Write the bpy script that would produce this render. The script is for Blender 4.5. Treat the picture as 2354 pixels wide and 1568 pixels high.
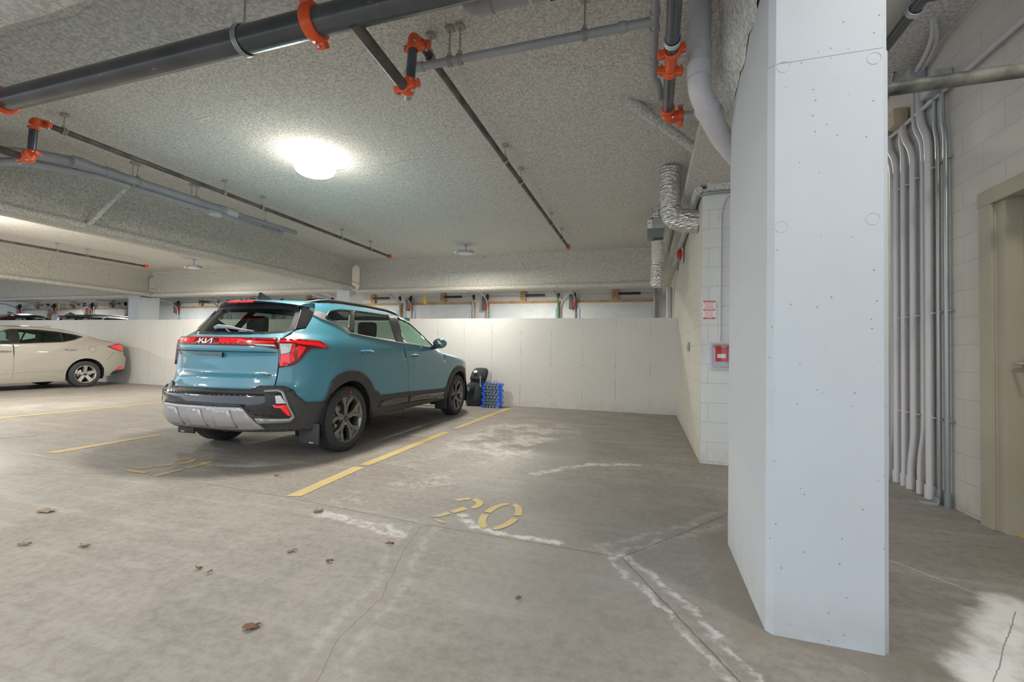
import bpy, bmesh, math, random
from mathutils import Vector, Matrix, noise
from mathutils.geometry import delaunay_2d_cdt
random.seed(7)
R=math.radians; PI=math.pi
for o in list(bpy.data.objects): bpy.data.objects.remove(o)
scene=bpy.context.scene; col=scene.collection

# ------------------------------------------------------------------ camera, world, lights, exposure
cam=bpy.data.cameras.new('camera'); cam.sensor_width=36; cam.lens=36*1000/2354; cam.clip_start=.05; cam.clip_end=200
co=bpy.data.objects.new('camera',cam); col.objects.link(co); scene.camera=co
yaw,pitch,roll=R(17.27),R(1.54),R(1.19)
f=Vector((-math.sin(yaw)*math.cos(pitch),math.cos(yaw)*math.cos(pitch),math.sin(pitch)))
r0=Vector((math.cos(yaw),math.sin(yaw),0)); u0=r0.cross(f)
rr=math.cos(roll)*r0+math.sin(roll)*u0; uu=-math.sin(roll)*r0+math.cos(roll)*u0
m=Matrix((rr,uu,-f)).transposed().to_4x4(); m.translation=(0,0,1.05); co.matrix_world=m

w=bpy.data.worlds.new('sky'); scene.world=w; w.use_nodes=True
bg=w.node_tree.nodes['Background']; bg.inputs[0].default_value=(.80,.90,1.0,1); bg.inputs[1].default_value=1.15

vs=scene.view_settings; vs.view_transform='Standard'; vs.look='None'; vs.gamma=1; vs.use_curve_mapping=False
vs.exposure=0.5

def lamp_or_fill_down(loc,power,size=.3,color=(1,.94,.83)):
    l=bpy.data.lights.new('lamp_or_fill_light','AREA'); l.shape='DISK'; l.size=size; l.energy=power; l.color=color; l.spread=R(178)
    o=bpy.data.objects.new('lamp_or_fill_light',l); o.location=loc; col.objects.link(o); return o
def lamp_or_fill_light(name,loc,power,size,color=(1,.93,.80),rot=(0,0,0)):
    l=bpy.data.lights.new(name,'POINT'); l.energy=power; l.shadow_soft_size=size; l.color=color
    o=bpy.data.objects.new(name,l); o.location=loc; col.objects.link(o); return o

# ------------------------------------------------------------------ materials
MATS={}
def mat(name,color,rough=.6,metal=0,coat=0,trans=0,emit=None,es=0,alpha=1,spec=.5):
    if name in MATS: return MATS[name]
    m=bpy.data.materials.new(name); m.use_nodes=True; b=m.node_tree.nodes['Principled BSDF']
    b.inputs['Base Color'].default_value=(*color,1); b.inputs['Roughness'].default_value=rough; b.inputs['Metallic'].default_value=metal
    b.inputs['Coat Weight'].default_value=coat; b.inputs['Coat Roughness'].default_value=.03
    b.inputs['Transmission Weight'].default_value=trans; b.inputs['Alpha'].default_value=alpha
    b.inputs['Specular IOR Level'].default_value=spec
    if emit: b.inputs['Emission Color'].default_value=(*emit,1); b.inputs['Emission Strength'].default_value=es
    MATS[name]=m; return m
class NT:
    def __init__(s,name,rough=.8,metal=0):
        s.m=bpy.data.materials.new(name); s.m.use_nodes=True; s.t=s.m.node_tree; s.b=s.t.nodes['Principled BSDF']
        s.b.inputs['Roughness'].default_value=rough; s.b.inputs['Metallic'].default_value=metal
        s.tc=s.t.nodes.new('ShaderNodeTexCoord'); MATS[name]=s.m
        g=s.t.nodes.new('ShaderNodeNewGeometry'); s.pos=g.outputs['Position']; s.obj=s.tc.outputs['Object']
    def l(s,a,b): s.t.links.new(a,b)
    def val(s,sock,v):
        if hasattr(v,'links') or isinstance(v,bpy.types.NodeSocket): s.l(v,sock)
        else: sock.default_value=v
    def math(s,op,a,b=0,c=None,clamp=False):
        n=s.t.nodes.new('ShaderNodeMath'); n.operation=op; n.use_clamp=clamp
        s.val(n.inputs[0],a); s.val(n.inputs[1],b)
        if c is not None: s.val(n.inputs[2],c)
        return n.outputs[0]
    def vmath(s,op,a,b=(0,0,0)):
        n=s.t.nodes.new('ShaderNodeVectorMath'); n.operation=op; s.val(n.inputs[0],a)
        if op=='SCALE': s.val(n.inputs['Scale'],b)
        else: s.val(n.inputs[1],b)
        return n.outputs['Value'] if op in('LENGTH','DOT_PRODUCT','DISTANCE') else n.outputs[0]
    def mapping(s,v,scale=(1,1,1),rot=(0,0,0),loc=(0,0,0)):
        n=s.t.nodes.new('ShaderNodeMapping'); n.inputs['Scale'].default_value=scale; n.inputs['Rotation'].default_value=rot; n.inputs['Location'].default_value=loc
        s.l(v,n.inputs[0]); return n.outputs[0]
    def noise(s,v,scale,detail=4,rough=.55,out=0):
        n=s.t.nodes.new('ShaderNodeTexNoise'); s.l(v,n.inputs['Vector']); n.inputs['Scale'].default_value=scale; n.inputs['Detail'].default_value=detail; n.inputs['Roughness'].default_value=rough
        return n.outputs[out]
    def voro(s,v,scale,out='Distance',feature='F1'):
        n=s.t.nodes.new('ShaderNodeTexVoronoi'); n.feature=feature; s.l(v,n.inputs['Vector']); n.inputs['Scale'].default_value=scale; return n.outputs[out]
    def ramp(s,v,stops):
        n=s.t.nodes.new('ShaderNodeValToRGB'); s.l(v,n.inputs[0]); e=n.color_ramp.elements
        while len(e)<len(stops): e.new(.5)
        for i,(p,c) in enumerate(stops):
            e[i].position=p; e[i].color=(*c,1) if hasattr(c,'__len__') else (c,c,c,1)
        return n.outputs[0]
    def sm(s,v,a,b,o0=0,o1=1):
        n=s.t.nodes.new('ShaderNodeMapRange'); n.interpolation_type='SMOOTHSTEP'; s.val(n.inputs[0],v)
        for i,x in zip((1,2,3,4),(a,b,o0,o1)): n.inputs[i].default_value=x
        return n.outputs[0]
    def mix(s,f,a,b,mode='MIX'):
        n=s.t.nodes.new('ShaderNodeMix'); n.data_type='RGBA'; n.blend_type=mode; s.val(n.inputs[0],f)
        for i,x in((6,a),(7,b)):
            if isinstance(x,tuple): n.inputs[i].default_value=(*x,1) if len(x)==3 else x
            else: s.l(x,n.inputs[i])
        return n.outputs[2]
    def color(s,c): s.l(c,s.b.inputs['Base Color'])
    def bump(s,h,strength=.5,dist=.01):
        n=s.t.nodes.new('ShaderNodeBump'); n.inputs['Strength'].default_value=strength; n.inputs['Distance'].default_value=dist
        s.l(h,n.inputs['Height']); s.l(n.outputs[0],s.b.inputs['Normal'])
    def seg(s,P,a,b):
        a=Vector((*a,0)); b=Vector((*b,0)); ba=b-a
        pa=s.vmath('SUBTRACT',P,tuple(a)); t=s.math('MULTIPLY',s.vmath('DOT_PRODUCT',pa,tuple(ba)),1/ba.length_squared,clamp=True)
        return s.vmath('LENGTH',s.vmath('SUBTRACT',pa,s.vmath('SCALE',tuple(ba),t)))
    def poly(s,P,pts):
        d=None
        for a,b in zip(pts,pts[1:]):
            e=s.seg(P,a,b); d=e if d is None else s.math('MINIMUM',d,e)
        return d

def foam_mat(name,c1,c2,scale=1.0,bstr=.9):
    n=NT(name,.95); P=n.pos
    a=n.noise(P,38*scale,5,.7); b=n.voro(P,55*scale); c=n.noise(P,1.6,4,.6)
    wrp=n.noise(n.mapping(P,(1.5,9,1.5)),.8,3,.6)
    spk=n.sm(a,.36,.62)
    sp_=n.t.nodes.new('ShaderNodeSeparateXYZ'); n.l(P,sp_.inputs[0]); yy=n.math('ADD',sp_.outputs[1],n.math('MULTIPLY',n.noise(P,1.1,3,.6),.22)); lnn=n.sm(n.math('ABSOLUTE',n.math('SUBTRACT',n.math('FRACT',n.math('DIVIDE',yy,1.18)),.5)),.004,.022,1,0); lnn=n.math('MULTIPLY',lnn,n.sm(n.noise(P,.9,2,.5),.46,.60))
    cc=n.mix(spk,c1,c2); cc=n.mix(n.sm(c,.3,.75,.0,.30),cc,tuple(x*.80 for x in c2))
    n.color(cc)
    h=n.math('ADD',n.math('MULTIPLY',a,1.0),n.math('MULTIPLY',b,.6)); h=n.math('ADD',h,n.math('MULTIPLY',wrp,1.0)); h=n.math('ADD',h,n.math('MULTIPLY',lnn,1.2))
    n.bump(h,bstr,.03); return n.m
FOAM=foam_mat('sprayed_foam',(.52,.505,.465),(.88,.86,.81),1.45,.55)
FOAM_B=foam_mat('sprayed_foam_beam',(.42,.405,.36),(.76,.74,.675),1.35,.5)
FOAM_W=foam_mat('sprayed_foam_pale',(.56,.56,.55),(.92,.92,.91),1.1,.8)  # also brightened to paint outdoor light onto ceiling edge and near beam

def floor_mat():
    n=NT('garage_floor_concrete',.62); P=n.pos
    wob=n.noise(P,3.2,9,.68,1); Pw=n.vmath('ADD',P,n.vmath('SCALE',n.vmath('SUBTRACT',wob,(.5,.5,.5)),.26)); rag=n.noise(P,11,9,.72)
    wob2=n.noise(P,9,6,.65,1); Pc=n.vmath('ADD',P,n.vmath('SCALE',n.vmath('SUBTRACT',wob2,(.5,.5,.5)),.03))
    flat=lambda v:n.vmath('MULTIPLY',v,(1,1,0))
    Pf,Pwf,Pcf=flat(P),flat(Pw),flat(Pc)
    big=n.noise(P,.45,5,.6); med=n.noise(P,2.6,9,.70); fine=n.noise(P,60,4,.75); grain=n.noise(P,22,8,.75)
    st=n.noise(n.mapping(P,(.7,6,1),(0,0,R(-12))),1.4,5,.6)
    c=n.mix(n.sm(big,.3,.7),(.240,.214,.188),(.312,.284,.258))
    c=n.mix(n.sm(med,.40,.60,0,.62),c,(.205,.188,.165)); c=n.mix(n.sm(grain,.42,.62,0,.24),c,(.43,.41,.385)); c=n.mix(n.sm(grain,.54,.34,.0,.30) if False else n.sm(grain,.34,.50,.28,0),c,(.15,.135,.115))
    c=n.mix(n.sm(st,.48,.78,0,.5),c,(.43,.41,.385))
    c=n.mix(n.sm(fine,.55,.8,0,.20),c,(.20,.18,.15)); spt=n.math('MULTIPLY',n.sm(n.voro(P,26),.05,.10,1,0),n.sm(n.noise(P,4,2,.5),.5,.6)); c=n.mix(n.math('MULTIPLY',spt,.5),c,(.16,.14,.11)); st2=n.noise(n.mapping(P,(1.2,16,1),(0,0,R(-14))),2.2,5,.65); c=n.mix(n.sm(st2,.50,.72,0,.30),c,(.19,.18,.165))
    # greyer, tyre-darkened patch in the nearest stall
    dk=n.sm(n.vmath('DISTANCE',Pwf,(-.35,2.9,0)),.25,1.5,.5,0); c=n.mix(n.math('MULTIPLY',dk,n.sm(st,.35,.6,.6,1)),c,(.205,.205,.205))
    dk=n.sm(n.vmath('DISTANCE',Pwf,(-.25,1.9,0)),.1,.8,.45,0); c=n.mix(n.math('MULTIPLY',dk,n.sm(st,.35,.6,.6,1)),c,(.205,.205,.205))
    # white mineral bloom in wandering bands; last pale strip is painted sunlight
    def bands(c,pts,lo,hi,amt,col_=(.60,.58,.565)):
        d=n.poly(Pwf,pts); k=n.math('MULTIPLY',n.sm(d,lo-.035,lo),n.sm(d,lo+.005,hi,1,0)); k=n.math('MULTIPLY',k,n.sm(rag,.40,.58,.05,amt)); return n.mix(n.math('MINIMUM',k,.85),c,col_)
    crackB=[(-1.28,2.36),(-1.20,2.02),(-1.06,1.62),(-1.06,1.36),(-.98,1.16),(-.9,.9)]
    c=n.mix(n.sm(n.poly(Pwf,crackB),.03,.075,.35,0),c,(.27,.24,.225))
    c=bands(c,crackB,.07,.115,.18); 
    c=bands(c,[(-1.95,2.33),(-1.65,2.28),(-1.35,2.22)],.02,.07,.8)
    c=bands(c,[(-1.12,2.62),(-.95,2.47),(-.75,2.43),(-.45,2.42)],.0,.045,1.1,(.60,.58,.565))
    c=bands(c,[(-.92,3.72),(-.7,4.0),(-.5,4.22),(-.1,4.35)],.01,.07,.9)
    c=bands(c,[(-.11,2.34),(.10,2.02),(.32,1.60),(.55,1.1)],.055,.075,.7,(.58,.565,.575))
    c=bands(c,[(-.2,2.43),(.25,2.85),(.56,3.25)],.05,.10,.25)
    pch=n.sm(n.vmath('LENGTH',n.vmath('MULTIPLY',n.vmath('SUBTRACT',Pwf,(-1.55,5.25,0)),(1.0,.55,0))),.35,1.0,1,0)
    c=n.mix(n.math('MULTIPLY',pch,n.math('MULTIPLY',n.sm(med,.42,.58),n.sm(rag,.35,.55,.3,1))),c,(.57,.545,.515))
    pch=n.sm(n.vmath('LENGTH',n.vmath('MULTIPLY',n.vmath('SUBTRACT',Pwf,(-.85,4.75,0)),(1.5,.8,0))),.30,.6,.9,0)
    c=n.mix(pch,c,(.30,.29,.265))
    pch=n.sm(n.vmath('LENGTH',n.vmath('MULTIPLY',n.vmath('SUBTRACT',Pwf,(-1.9,3.2,0)),(1.0,.7,0))),.2,.8,.6,0)
    c=n.mix(n.math('MULTIPLY',pch,n.math('MULTIPLY',n.sm(med,.45,.62),n.sm(rag,.4,.6))),c,(.53,.505,.47))
    k=n.sm(n.poly(Pwf,[(1.53,2.48),(1.12,1.9),(.9,1.5)]),.03,.13,.9,0); c=n.mix(n.math('MULTIPLY',k,n.sm(med,.3,.5,.5,1)),c,(.88,.86,.84))  # pale strip paints a sunlit floor patch into the colour
    # browner, darker floor along column and block wall feet
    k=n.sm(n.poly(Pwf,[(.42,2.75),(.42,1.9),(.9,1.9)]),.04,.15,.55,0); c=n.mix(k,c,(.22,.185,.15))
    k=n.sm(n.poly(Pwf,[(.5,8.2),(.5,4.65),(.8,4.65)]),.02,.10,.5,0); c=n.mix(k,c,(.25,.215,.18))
    # saw-cut joints and hairline cracks
    j=n.poly(Pf,[(-22,3.1),(-5.99,2.60),(-2.44,2.49),(-1.26,2.39),(-.11,2.36)])
    j=n.math('MINIMUM',j,n.poly(Pcf,[(.30,1.60),(-.11,2.36),(.524,3.23)]))
    j=n.math('MINIMUM',j,n.poly(Pf,[(.30,1.60),(.6,1.05)]))
    j=n.math('MINIMUM',j,n.poly(Pcf,[(-4.05,2.56),(-3.6,1.7),(-5,1.0)]) if False else n.poly(Pf,[(-3.9,2.55),(-6.5,1.45)]))
    k=n.sm(j,.002,.0045,.75,0); c=n.mix(k,c,(.085,.075,.065))
    h=n.poly(Pcf,crackB); h=n.math('MINIMUM',h,n.poly(Pcf,[(-.92,3.70),(-.54,4.26),(.31,4.6)])); h=n.math('MINIMUM',h,n.poly(Pcf,[(1.5,2.42),(1.1,1.87),(.9,1.5)]))
    k=n.sm(h,.0008,.003,.7,0); c=n.mix(k,c,(.12,.10,.09))
    k=n.sm(n.poly(Pcf,[(.9,3.3),(1.24,2.8),(1.49,2.49)]),.001,.004,.7,0); c=n.mix(k,c,(.7,.7,.68))
    n.color(c)
    hh=n.math('ADD',n.math('ADD',n.math('MULTIPLY',med,.5),n.math('MULTIPLY',grain,.35)),n.math('MULTIPLY',fine,.15)); hh=n.math('SUBTRACT',hh,n.sm(j,.003,.009,1.2,0))
    n.bump(hh,.25,.01)
    n.l(n.sm(big,.3,.7,.45,.75),n.b.inputs['Roughness'])
    return n.m
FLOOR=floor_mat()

def concrete_wall(name,base,dark,axis):
    n=NT(name,.75); P=n.pos
    sep=n.t.nodes.new('ShaderNodeSeparateXYZ'); n.l(P,sep.inputs[0]); X=sep.outputs[axis]; Z=sep.outputs[2]
    a=n.noise(P,.8,5,.6); b=n.noise(P,7,5,.6); v=n.voro(P,13 if axis==0 else 24); mk=n.noise(P,3.3,2,.5)
    c=n.mix(n.sm(a,.3,.7),base,tuple(x*.93 for x in base)); c=n.mix(n.sm(b,.55,.8,0,.20),c,dark)
    pit=n.math('MULTIPLY',n.sm(v,.045,.10,1,0),n.sm(mk,.36,.52)); c=n.mix(n.math('MULTIPLY',pit,.75),c,(.22,.22,.20))
    c=n.mix(n.math('MULTIPLY',n.sm(Z,.0,.22,.22,0),n.sm(b,.35,.6)),c,(.30,.26,.20))
    h=n.math('MULTIPLY',pit,-1.0)
    if axis==0:
        mx=n.math('ABSOLUTE',n.math('SUBTRACT',n.math('FRACT',n.math('DIVIDE',n.math('ADD',X,.25),.61)),.5))
        seam=n.math('MULTIPLY',n.sm(n.math('ADD',mx,n.math('MULTIPLY',n.math('SUBTRACT',b,.5),.012)),.004,.011,1,0),n.sm(mk,.40,.66,.06,.55))
        c=n.mix(seam,c,(.26,.25,.23)); h=n.math('SUBTRACT',h,seam)
        mz=n.math('ABSOLUTE',n.math('SUBTRACT',n.math('FRACT',n.math('DIVIDE',n.math('ADD',Z,.08),.61)),.5))
        tie=n.sm(n.math('SQRT',n.math('ADD',n.math('MULTIPLY',mx,mx),n.math('MULTIPLY',mz,mz))),.010,.026,.45,0); c=n.mix(tie,c,(.25,.24,.22)); h=n.math('SUBTRACT',h,tie)
    n.color(c); n.bump(n.math('ADD',h,n.math('MULTIPLY',b,.25)),.4,.01); return n.m
WALLC=concrete_wall('painted_low_wall_concrete',(.70,.69,.66),(.50,.49,.45),0)
COLC=concrete_wall('painted_column_concrete',(.51,.545,.585),(.45,.46,.46),1)

def cmu(name,axis,base):
    n=NT(name,.7); P=n.pos; sep=n.t.nodes.new('ShaderNodeSeparateXYZ'); n.l(P,sep.inputs[0]); cb=n.t.nodes.new('ShaderNodeCombineXYZ')
    n.l(sep.outputs[axis],cb.inputs[0]); n.l(n.math('ADD',sep.outputs[2],-.02),cb.inputs[1])
    br=n.t.nodes.new('ShaderNodeTexBrick'); n.l(cb.outputs[0],br.inputs['Vector']); br.inputs['Scale'].default_value=1
    br.inputs['Brick Width'].default_value=.385; br.inputs['Row Height'].default_value=.192; br.inputs['Mortar Size'].default_value=.005; br.inputs['Mortar Smooth'].default_value=.35; br.inputs['Bias'].default_value=0
    br.inputs['Color1'].default_value=(1,1,1,1);br.inputs['Color2'].default_value=(.95,.95,.95,1);br.inputs['Mortar'].default_value=(0,0,0,1)
    a=n.noise(P,1.2,4,.6); b=n.noise(P,80,3,.7); d=n.noise(P,5,4,.6)
    c=n.mix(n.sm(a,.3,.7),base,tuple(x*.92 for x in base)); c=n.mix(n.sm(d,.62,.8,0,.2),c,(.45,.42,.36))
    c=n.mix(n.math('MULTIPLY',br.outputs['Fac'],.30),c,(.42,.40,.36))
    c=n.mix(n.math('MULTIPLY',n.sm(sep.outputs[2],.0,.2,.35,0),n.sm(d,.35,.6)),c,(.32,.27,.20))
    n.color(c); n.bump(n.math('ADD',n.math('MULTIPLY',br.outputs['Fac'],-1.0),n.math('MULTIPLY',b,.15)),.5,.006); return n.m
CMUY=cmu('painted_block_wall_side',1,(.60,.585,.52)); CMUX=cmu('painted_block_wall_front',0,(.74,.76,.76)); CMUC=cmu('painted_block_corridor',1,(.64,.605,.57))  # front paler and bluer, side darker and tan: lighting put into colour

def noisy(name,c1,c2,scale,rough=.6,metal=0,bump=.2,det=4):
    n=NT(name,rough,metal); a=n.noise(n.obj,scale,det,.6); n.color(n.mix(n.sm(a,.35,.65),c1,c2)); n.bump(a,bump,.004); return n.m
def pipe_black():
    n=NT('black_steel_pipe',.32,0); a=n.noise(n.pos,3,5,.6); r=n.noise(n.mapping(n.pos,(2.5,14,14)),2.0,3,.5)
    c=n.mix(n.sm(a,.35,.7),(.04,.048,.058),(.08,.088,.10)); c=n.mix(n.sm(r,.70,.74,0,.8),c,(.45,.22,.07)); n.color(c); n.b.inputs['Coat Weight'].default_value=.4; n.b.inputs['Coat Roughness'].default_value=.2; n.bump(a,.08,.004); return n.m
BLACKPIPE=pipe_black()
BROWNPIPE=noisy('dull_steel_pipe',(.07,.06,.055),(.15,.125,.11),6,.5,.2)
PVC=noisy('grey_pvc',(.29,.295,.315),(.34,.345,.365),3,.42)
PVCL=noisy('pale_pvc',(.46,.47,.50),(.52,.53,.56),2,.4)
PVCP=noisy('primed_pvc',(.50,.49,.52),(.57,.55,.57),5,.5)
ORANGE=noisy('orange_coupling_enamel',(.78,.095,.02),(.85,.13,.035),9,.35)
ZINC=mat('zinc_steel',(.60,.63,.66),.32,.9); STEEL=mat('brushed_steel',(.62,.61,.58),.28,1)
GALV=noisy('galvanised_steel',(.42,.47,.48),(.58,.62,.63),12,.4,.6)
CONDUIT=mat('painted_conduit',(.63,.62,.65),.45); EMT=mat('bare_conduit_steel',(.36,.40,.40),.35,.7)
HANG=mat('dusty_hanger_steel',(.42,.40,.37),.6,.3)
FOIL=None
def foil():
    n=NT('crinkled_foil',.22,1); a=n.noise(n.pos,22,5,.7); b=n.voro(n.mapping(n.pos,(1,1,2.5)),18); n.color(n.mix(a,(.62,.62,.60),(.86,.86,.86))); n.bump(n.math('ADD',a,n.math('MULTIPLY',b,1.2)),.8,.02); return n.m
FOIL=foil()
def paint(name,c,rough=.38):
    n=NT(name,rough); a=n.noise(n.obj,400,2,.5); n.color(n.mix(n.math('MULTIPLY',a,.3),c,tuple(min(1,x*1.15) for x in c))); n.b.inputs['Coat Weight'].default_value=1; n.b.inputs['Coat Roughness'].default_value=.035; return n.m
BLUE=paint('teal_car_paint',(.060,.250,.335)); SILVER=paint('silver_beige_car_paint',(.40,.375,.325),.35); DARKP=paint('dark_navy_car_paint',(.02,.025,.035)); MAROON=paint('dark_red_car_paint',(.06,.012,.014))
CLAD=noisy('matte_black_cladding',(.050,.050,.050),(.062,.062,.062),150,.55,0,.1)
GLOSSK=mat('gloss_black',(.012,.012,.016),.08,0,1); TRIMK=mat('satin_black_trim',(.02,.02,.022),.35)
RUBBER=noisy('tyre_rubber',(.035,.037,.042),(.050,.052,.056),30,.65,0,.15)
TREAD=None
RIMD=mat('machined_gunmetal',(.27,.265,.25),.30,.85); RIMK=mat('dark_rim_pocket',(.06,.062,.085),.4,.5); RIMS=mat('silver_rim',(.66,.65,.63),.28,.85)
CHROME=mat('chrome',(.82,.82,.83),.12,1); SATIN=mat('satin_silver_trim',(.40,.39,.40),.33,.55); SKID=mat('silver_skid_paint',(.42,.41,.42),.36,.35,.3)
LINER=mat('wheel_well_liner',(.012,.012,.016),.9); INTER=mat('dark_interior',(.028,.028,.03),.8)
REDL=mat('red_lamp_lens',(.75,.006,.012),.14,0,1,0,(.9,.01,.01),.25); REDD=mat('deep_red_lens',(.20,.004,.006),.10,0,1); WHL=mat('clear_lamp_lens',(.72,.75,.76),.12,0,1); AMB=mat('amber_lens',(.9,.18,.02),.2,0,1)
def glass(name,tint,opacity):
    m=bpy.data.materials.new(name); m.use_nodes=True; t=m.node_tree; t.nodes.clear(); o=t.nodes.new('ShaderNodeOutputMaterial'); tr=t.nodes.new('ShaderNodeBsdfTransparent'); tr.inputs[0].default_value=(*tint,1)
    g=t.nodes.new('ShaderNodeBsdfGlossy'); g.inputs['Roughness'].default_value=.02; g.inputs['Color'].default_value=(.9,.95,1,1); lw=t.nodes.new('ShaderNodeLayerWeight'); pw=t.nodes.new('ShaderNodeMath'); pw.operation='POWER'; pw.inputs[1].default_value=4; t.links.new(lw.outputs['Facing'],pw.inputs[0]); fr=t.nodes.new('ShaderNodeMath'); fr.operation='MULTIPLY_ADD'; fr.inputs[1].default_value=.6; fr.inputs[2].default_value=.04; t.links.new(pw.outputs[0],fr.inputs[0])
    mx=t.nodes.new('ShaderNodeMixShader'); t.links.new(fr.outputs[0],mx.inputs[0]); t.links.new(tr.outputs[0],mx.inputs[1]); t.links.new(g.outputs[0],mx.inputs[2]); t.links.new(mx.outputs[0],o.inputs[0]); MATS[name]=m; return m
G_SIDE=glass('green_tint_glass',(.62,.80,.68),0); G_DARK=glass('privacy_glass',(.45,.50,.47),0); G_CLEAR=glass('clear_plastic',(.93,.94,.95),0)
YEL=None
def yellow():
    n=NT('yellow_floor_paint',.6); a=n.noise(n.pos,16,5,.7); b=n.noise(n.pos,2.5,4,.6); c=n.mix(n.sm(b,.3,.7),(.47,.355,.15),(.54,.42,.19)); n.color(n.mix(n.sm(n.math('ADD',a,n.math('MULTIPLY',b,.5)),.90,1.02,0,.7),c,(.42,.38,.31))); return n.m
YEL=yellow()
def faded():
    n=NT('worn_yellow_floor_paint',.6); a=n.noise(n.pos,14,5,.7); sep=n.t.nodes.new('ShaderNodeSeparateXYZ'); n.l(n.pos,sep.inputs[0])
    k=n.math('ADD',a,n.sm(sep.outputs[0],-1.30,-1.12,-.12,.22)); n.color(n.mix(n.sm(k,.45,.56),(.40,.365,.315),(.52,.39,.16))); return n.m
YELW=faded()
WOOD=noisy('raw_timber',(.36,.22,.11),(.50,.33,.18),7,.7); WHITEP=mat('white_painted_panel',(.70,.72,.74),.5)
DOORP=noisy('beige_door_enamel',(.43,.375,.225),(.46,.40,.245),2,.38,0,.02); FRAMEP=noisy('taupe_frame_enamel',(.42,.375,.29),(.45,.405,.32),3,.4,0,.02)
def gdoor():
    n=NT('ribbed_garage_panel',.5); sep=n.t.nodes.new('ShaderNodeSeparateXYZ'); n.l(n.pos,sep.inputs[0]); fr=n.math('FRACT',n.math('MULTIPLY',sep.outputs[2],18)); n.color(n.mix(n.sm(n.noise(n.pos,4,3),.3,.7),(.55,.60,.64),(.60,.65,.69))); n.bump(n.sm(fr,.0,.15),.5,.01); return n.m
GPAN=gdoor()
BLUEP=mat('blue_plastic',(.0,.13,.95),.35,0,.2); REDP=mat('red_plastic',(.65,.02,.02),.35); GREYBOX=mat('grey_opener_case',(.09,.11,.13),.5); GREEN=mat('green_track_paint',(.10,.35,.15),.5)
FAB=noisy('charcoal_nylon',(.025,.027,.032),(.055,.058,.065),40,.85,0,.4); FABG=noisy('dark_grey_nylon',(.035,.045,.055),(.07,.08,.09),30,.8,0,.4)
LEAFM=noisy('dry_leaf',(.16,.065,.035),(.27,.13,.075),40,.9,0,.5); LEAFT=noisy('pale_dry_leaf',(.22,.16,.11),(.34,.27,.19),40,.9,0,.5)
WHITET=mat('white_print',(.85,.85,.85),.5); REDT=mat('red_print',(.72,.03,.03),.5); BLKT=mat('black_print',(.02,.02,.02),.5); YELT=mat('yellow_tag_card',(.75,.60,.06),.6)
LAMPW=mat('lit_lamp_diffuser',(1,1,1),.4,0,0,0,(1,.93,.80),14)
LAMPD=mat('grey_lamp_housing',(.40,.41,.47),.45,.2); LAMPO=mat('unlit_lamp_lens',(.70,.72,.78),.25)

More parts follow.
